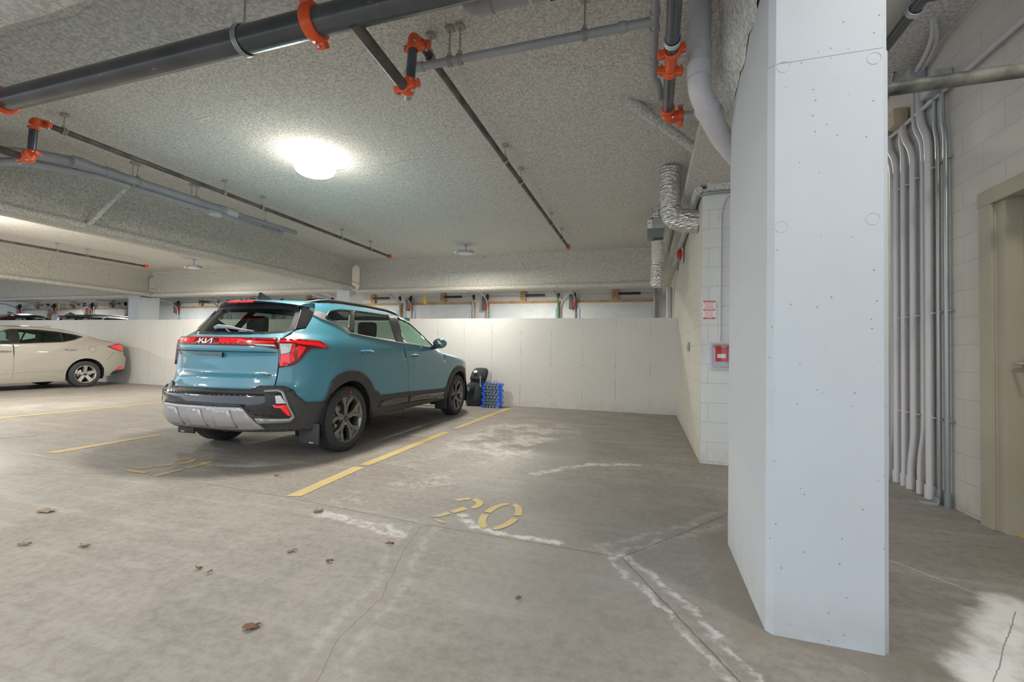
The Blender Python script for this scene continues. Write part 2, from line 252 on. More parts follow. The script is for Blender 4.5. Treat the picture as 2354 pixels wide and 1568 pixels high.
# ------------------------------------------------------------------ mesh helpers
def tag(o,label=None,cat=None,group=None,kind=None):
    if label: o['label']=label
    if cat: o['category']=cat
    if group: o['group']=group
    if kind: o['kind']=kind
    return o
def thing(name,label,cat,loc=(0,0,0),rz=0,group=None):
    o=bpy.data.objects.new(name,None); o.location=loc; o.rotation_euler=(0,0,rz); o.empty_display_size=.1; col.objects.link(o); return tag(o,label,cat,group)
class MB:
    def __init__(s): s.v=[];s.f=[];s.s=[]
    def add(s,vs,fs,smooth=False):
        b=len(s.v); s.v+= [tuple(v) for v in vs]; s.f+=[tuple(i+b for i in f) for f in fs]; s.s+=[smooth]*len(fs); return s
    def box(s,c,d,M=None,bev=0):
        cx,cy,cz=c; x,y,z=d[0]/2,d[1]/2,d[2]/2
        if bev:
            bm=bmesh.new(); bmesh.ops.create_cube(bm,size=1); bmesh.ops.scale(bm,vec=d,verts=bm.verts); bmesh.ops.bevel(bm,geom=bm.edges[:],offset=bev,segments=2,affect='EDGES',profile=.6)
            bm.verts.index_update(); vs=[v.co.copy() for v in bm.verts]; fs=[[v.index for v in f.verts] for f in bm.faces]; bm.free()
        else:
            vs=[Vector(p) for p in((-x,-y,-z),(x,-y,-z),(x,y,-z),(-x,y,-z),(-x,-y,z),(x,-y,z),(x,y,z),(-x,y,z))]
            fs=[(3,2,1,0),(4,5,6,7),(0,1,5,4),(1,2,6,5),(2,3,7,6),(3,0,4,7)]
        if M: vs=[M@v for v in vs]
        return s.add([v+Vector(c) for v in vs],fs,bool(bev))
    def b2(s,a,b,**k): return s.box([(i+j)/2 for i,j in zip(a,b)],[abs(j-i) for i,j in zip(a,b)],**k)
    def tube(s,pts,r,n=16,cap=True,smooth=True):
        pts=[Vector(p) for p in pts]; rs=r if hasattr(r,'__len__') else [r]*len(pts); rings=[]; t=(pts[1]-pts[0]).normalized()
        ref=Vector((0,0,1)) if abs(t.z)<.9 else Vector((1,0,0)); a=t.cross(ref).normalized()
        for i,p in enumerate(pts):
            d1=(pts[i]-pts[i-1]).normalized() if i else None; d2=(pts[i+1]-pts[i]).normalized() if i<len(pts)-1 else None
            t=(d1+d2).normalized() if d1 and d2 else (d1 or d2)
            a=(a-a.dot(t)*t).normalized(); b=t.cross(a); k=1/max(.3,math.sqrt((1+d1.dot(d2))/2)) if d1 and d2 else 1
            if d1 and d2 and (d2-d1).length>1e-4:
                mdir=(d2-d1).normalized()
            else: mdir=None
            ring=[]
            for j in range(n):
                o=(a*math.cos(2*PI*j/n)+b*math.sin(2*PI*j/n))*rs[i]
                if mdir: o=o+mdir*(o.dot(mdir))*(k-1)
                ring.append(p+o)
            rings.append(ring)
        vs=[v for r_ in rings for v in r_]; fs=[]
        for i in range(len(pts)-1):
            for j in range(n): fs.append((i*n+j,i*n+(j+1)%n,(i+1)*n+(j+1)%n,(i+1)*n+j))
        s.add(vs,fs,smooth)
        if cap: s.add(rings[0],[tuple(range(n))[::-1]]); s.add(rings[-1],[tuple(range(n))])
        return s
    def lathe(s,prof,c,axis,n=24,smooth=True):   # prof (along,r)
        ax=Vector(axis).normalized(); ref=Vector((0,0,1)) if abs(ax.z)<.9 else Vector((1,0,0)); a=ax.cross(ref).normalized(); b=ax.cross(a); c=Vector(c)
        vs=[c+ax*h+(a*math.cos(2*PI*j/n)+b*math.sin(2*PI*j/n))*r for h,r in prof for j in range(n)]
        fs=[(i*n+j,i*n+(j+1)%n,(i+1)*n+(j+1)%n,(i+1)*n+j) for i in range(len(prof)-1) for j in range(n)]
        return s.add(vs,fs,smooth)
    def prism(s,poly,axis,a,b):
        ax={'x':0,'y':1,'z':2}[axis]
        def P(p,h): q=list(p); q.insert(ax,h); return q
        n=len(poly); s.add([P(p,a) for p in poly]+[P(p,b) for p in poly],[tuple(range(n)),tuple(range(2*n-1,n-1,-1))]+[(i,(i+1)%n,(i+1)%n+n,i+n) for i in range(n)]); return s
    def ell(s,c,rad,nu=16,nv=10,M=None):
        vs=[];fs=[]
        for i in range(nv+1):
            th=PI*i/nv
            for j in range(nu):
                ph=2*PI*j/nu; v=Vector((rad[0]*math.sin(th)*math.cos(ph),rad[1]*math.sin(th)*math.sin(ph),rad[2]*math.cos(th)))
                if M: v=M@v
                vs.append(v+Vector(c))
        for i in range(nv):
            for j in range(nu): fs.append((i*nu+j,i*nu+(j+1)%nu,(i+1)*nu+(j+1)%nu,(i+1)*nu+j))
        return s.add(vs,fs,True)
    def build(s,name,m,parent=None,label=None,cat=None,group=None,kind=None,recalc=True):
        me=bpy.data.meshes.new(name); me.from_pydata(s.v,[],s.f)
        if recalc:
            bm=bmesh.new(); bm.from_mesh(me); bmesh.ops.remove_doubles(bm,verts=bm.verts,dist=1e-5) if False else None
            bmesh.ops.recalc_face_normals(bm,faces=bm.faces); bm.to_mesh(me); bm.free()
        for p,q in zip(me.polygons,s.s): p.use_smooth=q
        me.materials.append(m); o=bpy.data.objects.new(name,me); col.objects.link(o)
        if parent: o.parent=parent
        return tag(o,label,cat,group,kind)
def fillet(pts,rad,n=6):
    pts=[Vector(p) for p in pts]; out=[pts[0]]
    for i in range(1,len(pts)-1):
        p=pts[i]; a=(pts[i-1]-p); b=(pts[i+1]-p); r_=min(rad,a.length*.49,b.length*.49); a=p+a.normalized()*r_; b=p+b.normalized()*r_
        for k in range(n+1):
            t=k/n; out.append((1-t)**2*a+2*t*(1-t)*p+t*t*b)
    out.append(pts[-1]); return out
def copy_tree(o,parent=None):
    c=o.copy(); col.objects.link(c)
    if parent: c.parent=parent
    for ch in list(o.children): copy_tree(ch,c)
    return c

# ------------------------------------------------------------------ the setting
ZC=3.08
def struct(name,mb,m,parent=None): return mb.build(name,m,parent,kind='structure')
def bx(a,b): return MB().b2(a,b)
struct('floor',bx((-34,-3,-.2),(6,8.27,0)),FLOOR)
struct('floor_rear',bx((-34,8.47,-.2),(6,13.3,.38)),FLOOR)
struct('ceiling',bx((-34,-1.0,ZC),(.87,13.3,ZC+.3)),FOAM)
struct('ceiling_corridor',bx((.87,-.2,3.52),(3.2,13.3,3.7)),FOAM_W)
struct('wall_rear',bx((-34,13.02,.38),(6,13.25,ZC)),mat('rear_wall_paint',(.62,.64,.66),.7))
struct('wall_low',bx((-30,8.27,0),(.53,8.46,1.735)),WALLC)
mb=MB().b2((.51,4.69,0),(.71,13.0,2.73))
struct('wall_block_side',mb,CMUY)
struct('wall_block_front',bx((.515,4.682,0),(2.05,4.69,2.73)),CMUX)
mb=MB().b2((2.12,3.66,0),(2.32,9.5,3.52)).b2((2.12,2.52,2.15),(2.32,3.66,3.52)).b2((2.12,-.5,0),(2.32,2.52,3.52))
struct('wall_right',mb,CMUC)

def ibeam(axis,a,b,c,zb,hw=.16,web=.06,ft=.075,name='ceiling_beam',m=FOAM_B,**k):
    z=ZC; e=.02
    p=[(-hw,zb+e),(-hw+e,zb),(hw-e,zb),(hw,zb+e),(hw,zb+ft-.015),(hw-.03,zb+ft+.01),(web+.02,zb+ft+.03),(web,zb+ft+.06),(web,z-.15),(web+.03,z-.10),(hw*.9,z-.085),(hw,z-.06),(hw+.01,z-.01),(hw+.02,z+.02)]
    p+= [(-x,y) for x,y in p[::-1] if (-x,y)!=p[0] and x>0][0:]
    q=[]; 
    for t in p:
        if t not in q: q.append(t)
    h=[t for t in q if t[0]>0]; h=[(hw-e,zb),(hw,zb+e),(hw,zb+ft-.015),(hw-.03,zb+ft+.01),(web+.02,zb+ft+.03),(web,zb+ft+.06),(web,z-.15),(web+.03,z-.10),(hw*.9,z-.085),(hw,z-.06),(hw+.01,z-.01),(hw+.02,z+.02)]
    prof=h+[(-x,y) for x,y in h[::-1]]
    n=max(2,int(abs(b-a)/.22)); mb=MB(); vs=[];fs=[]; N=len(prof)
    for i in range(n+1):
        t=a+(b-a)*i/n
        for j,(x,y) in enumerate(prof):
            nz=noise.noise(Vector((t*1.7,x*3+j*.1,zb)))*.012; nz2=noise.noise(Vector((t*5,x*7,y*3)))*.006
            xx=c+x+(nz+nz2); yy=y+(noise.noise(Vector((t*2.3,x*5,9)))*.010 if y<z-.12 else noise.noise(Vector((t*1.5,x,5)))*.016)
            vs.append((xx,t,yy) if axis=='y' else (t,xx,yy))
    for i in range(n):
        for j in range(N): fs.append((i*N+j,i*N+(j+1)%N,(i+1)*N+(j+1)%N,(i+1)*N+j))
    mb.add(vs,fs,True); mb.add(vs[:N],[tuple(range(N))]); mb.add(vs[-N:],[tuple(range(N))])
    return mb.build(name,m,**k)
bt='foam-sprayed steel ceiling beam '
ibeam('y',-.9,8.5,-6.62,2.43,label=bt+'running front to back, left of the lit lamp and ending at the column above the blue-green car',cat='ceiling beam')
ibeam('y',-.9,8.5,-13.35,2.42,hw=.18,label=bt+'running front to back, above the silver sedan at the far left',cat='ceiling beam')
ibeam('x',-6.44,.30,8.66,2.36,label=bt+'crossing behind the low wall between the near column and the duct on the right',cat='ceiling beam')
ibeam('x',-13.15,-6.80,8.66,2.40,label=bt+'crossing behind the low wall between the two white columns',cat='ceiling beam')
ibeam('x',-20.4,-13.55,8.66,2.40,label=bt+'crossing behind the low wall above the two dark parked cars',cat='ceiling beam')
ibeam('x',-34,-20.6,8.66,2.40,label=bt+'at the far left edge of the photo, crossing behind the low wall',cat='ceiling beam')
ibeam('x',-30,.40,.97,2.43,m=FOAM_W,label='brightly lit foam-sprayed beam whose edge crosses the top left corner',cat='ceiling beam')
# thicker foam near the edge beam
def rough_slab(x0,x1,y0,y1,z0,z1,step,amp,name,m,seed=0,**k):
    nx=int((x1-x0)/step); ny=max(2,int((y1-y0)/step)); vs=[];fs=[]
    for i in range(nx+1):
        for j in range(ny+1):
            x=x0+(x1-x0)*i/nx; y=y0+(y1-y0)*j/ny
            if j==ny: y+=noise.noise(Vector((x*2.5,seed,3)))*amp+noise.noise(Vector((x*9,seed,7)))*amp*.4
            e=min(1,(ny-j)/2)
            vs.append((x,y,z1-(z1-z0)*e+noise.noise(Vector((x*2,y*2,seed)))*.012))
    for i in range(nx):
        for j in range(ny): a=i*(ny+1)+j; fs.append((a,a+1,a+ny+2,a+ny+1))
    return MB().add(vs,fs,True).build(name,m,recalc=False,**k)
rough_slab(-20,.36,1.48,2.22,ZC-.055,ZC+.004,.07,.05,'ceiling_edge',FOAM_W,kind='structure')
# flange and web of the beam over the block wall, seen from below
mb=MB(); mb.b2((.36,2.6,2.76),(.80,12.9,2.85)).b2((.44,2.6,2.85),(.80,12.9,ZC+.01)).b2((.36,-.8,ZC-.12),(.80,2.6,ZC+.01))
mb.build('ceiling_beam',FOAM,label=bt+'resting along the top of the painted block wall at the right',cat='ceiling beam')
# pale foam bead under that beam, along the block wall top
MB().tube([(.47,4.66,2.715),(.47,8.4,2.715)],.045,10).build('foam_bead',FOAM_W,label='pale bead of spray foam along the top edge of the block wall',cat='foam')
MB().tube([(.55,4.655,2.735),(2.0,4.655,2.735)],.05,10).build('foam_bead',FOAM_W,label='pale bead of spray foam above the block wall face with the red notice',cat='foam')
# lump of foam on the column head
mb=MB(); vs=[];fs=[]; N=18
for i in range(N+1):
    y=1.93+(2.80-1.93)*i/N
    for j in range(9):
        t=j/8; zb=2.66-.20*min(1,(i/N)*1.0)**.8+noise.noise(Vector((y*9,1,2)))*.05; z=zb+(ZC+.02-zb)*t
        x=.447-.075*math.sin(min(1,t*2.2)*PI/2)*min(1,(i+2)/8)+noise.noise(Vector((y*8,z*8,4)))*.018
        vs.append((x,y,z))
for i in range(N):
    for j in range(8): a=i*9+j; fs.append((a,a+1,a+10,a+9))
mb.add(vs,fs,True); mb.build('foam_lump',FOAM_W,recalc=False,label='rough pale spray foam lapping over the top left side of the white column',cat='foam')

# the near column
def column():
    t=thing('concrete_column','large white painted concrete column in the right foreground','column',(.447,1.905,0))
    bm=bmesh.new()
    
    mb=MB(); p=[(0.022,0),(.373,0),(.395,.022),(.395,.83),(0,.83),(0,.022)]
    # chamfered arrises; slight form offset above the pour line
    for (z0,z1,g) in((0,2.203,0),(2.203,2.207,.005),(2.207,ZC+.02,.0025)):
        q=[(x+(g if x<.2 else -g),y+(g if y<.2 else -g)) for x,y in p]
        mb.prism([(x,y) for x,y in q],'z',z0,z1)
    mb.build('column_shaft',COLC,t)
    ring=mat('column_mark',(.54,.57,.59),.8)
    for x,z in((.05,2.19),(.345,2.17),(.045,1.56),(.34,1.57)):
        m_=MB(); m_.tube([(x+.022*math.cos(2*PI*k/20),-.0005,z+.022*math.sin(2*PI*k/20)) for k in range(21)],.001,6,cap=False); m_.build('form_tie_mark',ring,t)
    return t
column()
def rear_column(x0,x1,lab):
    MB().b2((x0,8.47,.0),(x1,9.0,2.42)).build('concrete_column',COLC,label=lab,cat='column')
rear_column(-6.95,-6.60,'white column rising behind the low wall over the blue-green car roof')
rear_column(-13.98,-13.55,'white column rising behind the low wall left of the blue-green car')
MB().b2((.843,1.9,2.9),(1.30,3.05,3.515)).build('painted_soffit',mat('drywall_soffit',(.62,.60,.57),.7),label='smooth pale painted soffit at the top right of the white column',cat='soffit')

# ------------------------------------------------------------------ corridor door
d=bpy.data.objects.new('door_1',None); d.location=(2.12,3.66,0); col.objects.link(d); d['kind']='structure'
mb=MB()
for (a,b) in(((-.012,-.055,0),(.09,-.001,2.069)),((-.03,-.115,0),(-.013,-.012,2.07)),((-.011,-.114,0),(.05,-.101,2.07)),((.001,-.19,0),(.085,-.10,2.079))):
    mb.b2(a,b)
mb.b2((-.031,-1.2,2.071),(-.001,-.001,2.17)).b2((.0,-1.14,2.08),(.086,-.002,2.168)).b2((-.03,-1.2,0),(.087,-1.1,2.07))
mb.build('door_frame',FRAMEP,d)
pn=MB().b2((.085,-1.11,.012),(.125,-.185,2.085)).build('door_panel',DOORP,d)
MB().b2((.083,-1.09,.02),(.086,-.2,.24)).build('kick_plate',mat('kick_plate_paint',(.40,.37,.29),.4),pn)
MB().b2((.05,-1.1,0),(.13,-.19,.012)).build('lit_gap_strip',mat('door_gap_light_tint',(.62,.42,.16),.4),d)  # warm colour stands in for light spilling under the door
hd=MB().lathe([(0,.001),(0,.038),(.012,.038),(.014,.030),(.014,.001)],(.085,-.235,1.05),(-1,0,0),24).build('lever_rose',STEEL,pn)
MB().tube(fillet([(.075,-.235,1.05),(.018,-.235,1.05),(.018,-.38,1.047)],.018),[.011]*9,12).build('lever_handle',STEEL,hd)

# ------------------------------------------------------------------ floor paint
def flat(poly_list,name,m,z=.0025,**k):
    mb=MB()
    for p in poly_list: mb.add([(x,y,z) for x,y in p],[tuple(range(len(p)))])
    me=mb.build(name,m,recalc=False,**k)
    for pl in me.data.polygons:
        pass
    bm=bmesh.new(); bm.from_mesh(me.data)
    for fc in bm.faces:
        if fc.normal.z<0: fc.normal_flip()
    bm.to_mesh(me.data); bm.free(); return me
ln='yellow painted parking line '
flat([[(-2.43,2.50),(-2.33,2.535),(-2.39,3.35),(-2.49,3.33)],[(-2.488,3.4),(-2.39,3.42),(-2.43,5.2),(-2.53,5.18)],[(-2.52,5.45),(-2.435,5.48),(-2.42,7.96),(-2.55,7.88)]],'parking_line',YEL,label=ln+'beside the blue-green car, running back to the low wall',cat='parking line')
flat([[(-5.50,2.66),(-5.36,2.72),(-5.42,3.72),(-5.50,3.70)],[(-5.49,4.0),(-5.42,4.02),(-5.44,4.8),(-5.50,4.8)]],'parking_line',YEL,label=ln+'left of the blue-green car and left of the number 21',cat='parking line')
flat([[(-8.58,3.2),(-8.46,3.25),(-8.50,6.2),(-8.58,6.2)]],'parking_line',YEL,label=ln+'between the silver sedan and the blue-green car',cat='parking line')
flat([[(-6.95,2.78),(-6.86,2.80),(-6.60,3.16),(-6.68,3.16)]],'parking_line',YELW,label='short faint yellow painted line at the left edge of the photo',cat='parking line')
def arcband(cx,cy,rx,ry,w,a0,a1,sh=0,n=10):
    o=[];i_=[]
    for k in range(n+1):
        a=R(a0+(a1-a0)*k/n); o.append((cx+rx*math.cos(a),cy+ry*math.sin(a))); i_.append((cx+(rx-w)*math.cos(a),cy+(ry-w)*math.sin(a)))
    return o+i_[::-1]
def digit0(x,y,s=1):
    return [arcband(x,y,.125*s,.245*s,.05*s,8,80),arcband(x,y,.125*s,.245*s,.05*s,100,176),arcband(x,y,.125*s,.245*s,.05*s,186,256),arcband(x,y,.125*s,.245*s,.05*s,284,354)]
def digit2(x,y,s=1):
    p=[arcband(x,y+.12*s,.115*s,.125*s,.05*s,95,165),arcband(x,y+.12*s,.115*s,.125*s,.05*s,-38,82)]
    p+= [[(x+.055*s,y+.02*s),(x+.01*s,y+.06*s),(x-.05*s,y-.04*s),(x-.005*s,y-.075*s)],[(x-.06*s,y-.06*s),(x-.015*s,y-.09*s),(x-.055*s,y-.16*s),(x-.12*s,y-.19*s)],[(x-.12*s,y-.195*s),(x+.115*s,y-.195*s),(x+.115*s,y-.245*s),(x-.12*s,y-.245*s)]]
    return p
def digit1(x,y,s=1):
    return [[(x-.03*s,y-.245*s),(x+.025*s,y-.245*s),(x+.025*s,y-.02*s),(x-.03*s,y-.02*s)],[(x-.03*s,y+.015*s),(x+.025*s,y+.015*s),(x+.025*s,y+.245*s),(x-.005*s,y+.245*s),(x-.07*s,y+.19*s),(x-.065*s,y+.15*s),(x-.03*s,y+.17*s)]]
o=flat(digit0(-.885,2.69),'stall_digit',YEL,label='yellow stencilled digit 0 painted on the floor in the nearest stall',cat='painted number')
d2_=digit2(-1.18,2.69); d2_[-1]=[(-1.26,2.485),(-1.19,2.475),(-1.15,2.45),(-1.22,2.455)]
o=flat(d2_,'stall_digit',YELW,label='worn yellow stencilled digit 2 painted left of the digit 0',cat='painted number')
flat(digit2(-4.03,2.78,1.02),'stall_digit',YEL,label='yellow stencilled digit 2 left of the digit 1, behind the blue-green car',cat='painted number')
flat(digit1(-3.76,2.76,1.02),'stall_digit',YEL,label='yellow stencilled digit 1 painted behind the blue-green car',cat='painted number')

# ------------------------------------------------------------------ pipework overhead
def hanger(parent,p,r,ztop,axis='x',m=HANG):
    x,y,z=p; mb=MB(); n=16; a=[]
    for k in range(n+1):
        t=2*PI*k/n; c,s=math.cos(t)*(r+.004),math.sin(t)*(r+.004)*1.08
        a.append((x,y+c,z+s) if axis=='x' else (x+c,y,z+s))
    w=.011
    for s_ in(-w,0,w):
        b=[(q[0]+(s_ if axis=='x' else 0),q[1]+(0 if axis=='x' else s_),q[2]) for q in a]; mb.tube(b,.0045,6,cap=False)
    o=mb.build('hanger_ring',m,parent)
    MB().tube([(x,y,z+r+.004),(x,y,ztop)],.0055,8).box((x,y,z+r+.016),(.022,.022,.02)).box((x,y,ztop-.01),(.05,.05,.014)).build('hanger_rod',m,o)
def coupling(parent,p,axis,r,ear=(0,0,1),wid=.05):
    c=Vector(p); ax=Vector(axis).normalized(); e=Vector(ear); e=(e-e.dot(ax)*ax).normalized(); mb=MB()
    mb.lathe([(-wid/2,r),(-wid/2,r*1.18),(-wid*.36,r*1.30),(wid*.36,r*1.30),(wid/2,r*1.18),(wid/2,r)],c,ax,28)
    s=ax.cross(e)
    for k in(-1,1):
        q=c+e*k*(r*1.34+.008); M=Matrix((ax,e,s)).transposed(); mb.box(q,(wid*.8,.036,.045),M=M,bev=.006)
    o=mb.build('coupling',ORANGE,parent); 
    for k in(-1,1):
        q=c+e*k*(r*1.34+.010); MB().tube([q-s*.04,q+s*.04],.0062,8).lathe([(0,.011),(.008,.011),(.008,.001)],q+s*.028,s,6,False).build('coupling_bolt',ZINC,o)
    return o
def elbow(parent,p,d1,d2,r,size=.06,name='elbow_fitting',m=None):
    p=Vector(p); a=p+Vector(d1).normalized()*size; b=p+Vector(d2).normalized()*size
    return MB().tube(fillet([a,p,b],size*.95,8),r*1.18,20).build(name,m or ORANGE,parent)

# main black pipe crossing the top left
Y0,Z0=1.745,2.69
t=thing('sprinkler_main','thick black steel sprinkler main with orange couplings crossing the top left','pipe',(-2,Y0,Z0)); L=lambda x,y,z:(x+2,y-Y0,z-Z0)
MB().tube([L(-14,Y0,Z0),L(.34,Y0,Z0)],.066,32).build('pipe',BLACKPIPE,t)
coupling(t,L(-4.20,Y0,Z0),(1,0,0),.066,(0,-.5,-.8),.065); coupling(t,L(-1.62,Y0,Z0),(1,0,0),.066,(0,.62,-.75),.065)
hanger(t,L(-2.08,Y0,Z0),.066,ZC-Z0-.01,'x',GALV)
# the two riser-and-branch runs
def branch(xb,xa,lab,yend=7.52):
    t=thing('sprinkler_branch',lab,'pipe',(xb,2.28,2.6)); Lc=lambda x,y,z:(x-xb,y-2.28,z-2.6); r=.024
    MB().tube([Lc(xa-.04,1.745,2.64),Lc(xb-.03,2.22,2.59)],.0305,20).build('branch_arm',BROWNPIPE,t,label='brownish feeder arm from the main')
    MB().tube([Lc(xb-.03,2.25,2.60),Lc(xb-.01,2.25,2.90)],.028,20).build('riser',BLACKPIPE,t)
    MB().tube([Lc(xb,2.29,2.925),Lc(xb,yend,2.925)],r,16).build('branch_pipe',BROWNPIPE,t)
    e=elbow(t,Lc(xb-.03,2.25,2.59),(0,-1,0),(0,0,1),.028); e2=elbow(t,Lc(xb-.01,2.25,2.925),(0,0,-1),(0,1,0),.028)
    coupling(t,Lc(xb-.03,2.20,2.59),(0,1,0),.028,(1,0,.2),.042); coupling(t,Lc(xb-.03,2.25,2.65),(0,0,1),.028,(1,.3,0),.042)
    coupling(t,Lc(xb-.01,2.25,2.865),(0,0,1),.028,(1,-.3,0),.042); coupling(t,Lc(xb,2.32,2.925),(0,1,0),.026,(1,0,-.2),.042)
    for y in(2.44,3.97,4.52,6.1,6.9): hanger(t,Lc(xb,y,2.925),r,ZC-2.6-.005,'y')
    MB().tube([Lc(xb,yend-.02,2.925),Lc(xb,yend+.05,2.925)],r*1.6,14).build('end_cap',ORANGE,t,label='orange end cap')
    MB().tube([Lc(xb+.02,yend+.02,2.925),Lc(xb+.02,yend+.02,2.98)],.012,8).lathe([(0,.02),(.004,.02)],Lc(xb+.02,yend+.02,2.985),(0,0,1),10).build('sprinkler_head',mat('brass',(.55,.40,.18),.35,.8),t)
    return t
branch(-1.345,-1.345,'thin dark sprinkler branch with orange elbows right of the lit lamp')
branch(-4.95,-5.03,'thin dark sprinkler branch with orange elbows left of the lit lamp')
t=thing('sprinkler_branch','thin dark sprinkler pipe seen between the two beams at the far left','pipe',(-11.4,5,2.92)); MB().tube([(0,-2.6,0),(0,2.22,0)],.024,14).build('branch_pipe',BROWNPIPE,t); MB().tube([(0,2.2,0),(0,2.27,0)],.040,14).build('end_cap',ORANGE,t)
for y in(.6,1.1): hanger(t,(0,y,0),.024,ZC-2.93,'y')

# drains on the left
zD=2.87
t=thing('drain_pipe','grey plastic drain pipe with couplings running back along the left ceiling, upper of the pair','pipe',(-5.5,4,zD)); D=lambda x,y,z:(x+5.5,y-4,z-zD)
MB().tube(fillet([D(-7.0,2.40,2.85),D(-5.92,2.42,2.86),D(-5.50,2.72,2.87),D(-5.42,4.45,2.87)],.25),.052,20).build('pipe',PVC,t)
MB().tube([D(-5.42,4.42,2.87),D(-5.32,5.45,2.87)],.036,18).build('pipe_reduced',PVC,t)
for y,rr_ in((2.78,.060),(3.05,.060),(4.28,.059)): MB().tube([D(-5.50+(y-2.72)*.046,y,2.87),D(-5.495+(y-2.72)*.046,y+.12,2.87)],rr_,20).build('socket',PVC,t)
MB().tube([D(-5.424,4.36,2.87),D(-5.41,4.52,2.87)],.058,18).build('primed_joint',PVCP,t,label='pale purple-primed joint')
MB().ell(D(-5.32,5.46,2.87),(.04,.05,.04),12,8).build('end_cap',PVC,t)
for y in(3.35,4.0,5.0): hanger(t,D(-5.50+(y-2.72)*.04,y,2.87),.052 if y<4.3 else .037,ZC-zD-.005,'y')
t=thing('drain_pipe','thinner grey plastic drain pipe running back along the left ceiling, lower of the pair','pipe',(-5.6,4,2.79)); D=lambda x,y,z:(x+5.6,y-4,z-2.79)
MB().tube(fillet([D(-7.0,2.44,2.76),D(-5.75,2.5,2.78),D(-5.50,2.9,2.79),D(-5.38,5.15,2.79)],.2),.034,18).build('pipe',PVC,t)
MB().tube([D(-5.44,4.15,2.79),D(-5.43,4.30,2.79)],.040,16).build('primed_joint',PVCP,t)
MB().tube(fillet([D(-5.38,5.10,2.79),D(-5.37,5.22,2.79),D(-5.37,5.26,2.84)],.05),.040,16).build('end_elbow',PVC,t)
for y in(3.3,3.95): hanger(t,D(-5.47,y,2.79),.034,ZC-2.79-.005,'y')

# grey drains at the top centre and right
t=thing('drain_pipe','slim grey plastic pipe running across the ceiling towards the right-hand drains','pipe',(-.6,2.34,2.86)); D=lambda x,y,z:(x+.6,y-2.34,z-2.86)
MB().tube(fillet([D(-1.66,2.70,2.86),D(-1.50,2.42,2.86),D(-.05,2.42,2.86),D(.02,2.42,2.86)],.06),.024,16).build('pipe',PVC,t)
MB().tube([D(.02,2.15,2.86),D(.02,2.80,2.86)],.022,16).build('tee_pipe',PVC,t)
for y in(2.36,2.48,2.72): MB().tube([D(.02,y-.012,2.86),D(.02,y+.012,2.86)],.028,16).build('tee_collar',PVC,t)
MB().tube(fillet([D(.02,2.78,2.86),D(.02,2.90,2.86),D(.06,2.98,2.80),D(.06,3.05,2.80)],.04),.026,14).build('elbow',PVC,t)
MB().tube([D(-1.42,2.42,2.86),D(-1.38,2.42,2.86)],.03,16).build('socket',PVC,t); MB().tube([D(-.17,2.42,2.86),D(-.13,2.42,2.86)],.03,16).build('socket',PVC,t)
for x in(-1.20,-1.13,-.36): hanger(t,D(x,2.42,2.86),.024,ZC-2.86-.005,'x')
t=thing('drain_pipe','wide grey plastic drain with a black rubber sleeve at the top centre edge','pipe',(-.6,2.08,2.90)); D=lambda x,y,z:(x+.6,y-2.08,z-2.90)
MB().tube(fillet([D(-.94,2.12,3.06),D(-.93,2.10,2.90),D(-.80,2.10,2.90),D(.2,2.10,2.90)],.06),.05,22).build('pipe',PVC,t)
MB().tube([D(-.88,2.10,2.90),D(-.80,2.10,2.90)],.057,22).build('socket',PVC,t)
MB().tube([D(-.50,2.10,2.90),D(-.42,2.10,2.90)],.056,22).build('rubber_sleeve',RUBBER,t,label='black rubber sleeve')
for x in(-.497,-.423): MB().tube([D(x-.005,2.10,2.90),D(x+.005,2.10,2.90)],.058,22).build('band_clamp',ZINC,t)
MB().tube([D(-.60,2.10,2.90),D(-.585,2.10,2.90)],.053,22).build('strap',PVCL,t)

t=thing('drain_pipe','thick pale grey drain dropping from the ceiling and bending behind the white column','pipe',(.27,2.62,2.8)); D=lambda x,y,z:(x-.27,y-2.62,z-2.8)
MB().tube([D(.262,2.60,ZC),D(.262,2.62,2.60)],.060,28).build('stack',PVCL,t)
MB().tube(fillet([D(.262,2.62,2.66),D(.262,2.62,2.56),D(.32,2.70,2.47),D(.42,2.86,2.37),D(.60,3.0,2.22)],.1),.060,28).build('offset_bend',PVCP,t,label='primed white bend')
for z0,z1 in((2.94,2.99),(2.76,2.81),(2.62,2.70)): MB().tube([D(.262,2.61,z0),D(.262,2.61,z1)],.0655,28).build('socket',PVCL,t)
MB().tube([D(.30,2.68,2.50),D(.325,2.71,2.475)],.067,26).build('socket',PVCP,t)

t=thing('sprinkler_feed','black sprinkler pipe with two orange clamps and an orange elbow at the top right','pipe',(.12,2.7,2.72)); D=lambda x,y,z:(x-.12,y-2.7,z-2.72)
MB().tube([D(.10,1.8,2.72),D(.11,2.48,2.72)],.036,22).build('pipe',BLACKPIPE,t)
MB().tube([D(.11,2.66,2.72),D(.115,3.10,2.72)],.034,22).build('pipe',BLACKPIPE,t)
MB().tube([D(.11,2.46,2.72),D(.11,2.68,2.72)],.033,20).build('clamp_body',ORANGE,t)
coupling(t,D(.11,2.49,2.72),(0,1,0),.036,(1,0,.2),.04); coupling(t,D(.11,2.66,2.72),(0,1,0),.034,(1,0,-.2),.04)
coupling(t,D(.115,3.08,2.72),(0,1,0),.034,(0,0,1),.04); elbow(t,D(.115,3.17,2.71),(0,-1,0),(1,0,0),.034,.09); coupling(t,D(.20,3.17,2.71),(1,0,0),.033,(0,0,1),.04)
MB().tube([D(.2,3.17,2.71),D(.50,3.2,2.71)],.031,20).build('outlet_pipe',GALV,t,label='bare steel outlet pipe')
hanger(t,D(.11,2.40,2.72),.036,ZC-2.72-.005,'y',ZINC)

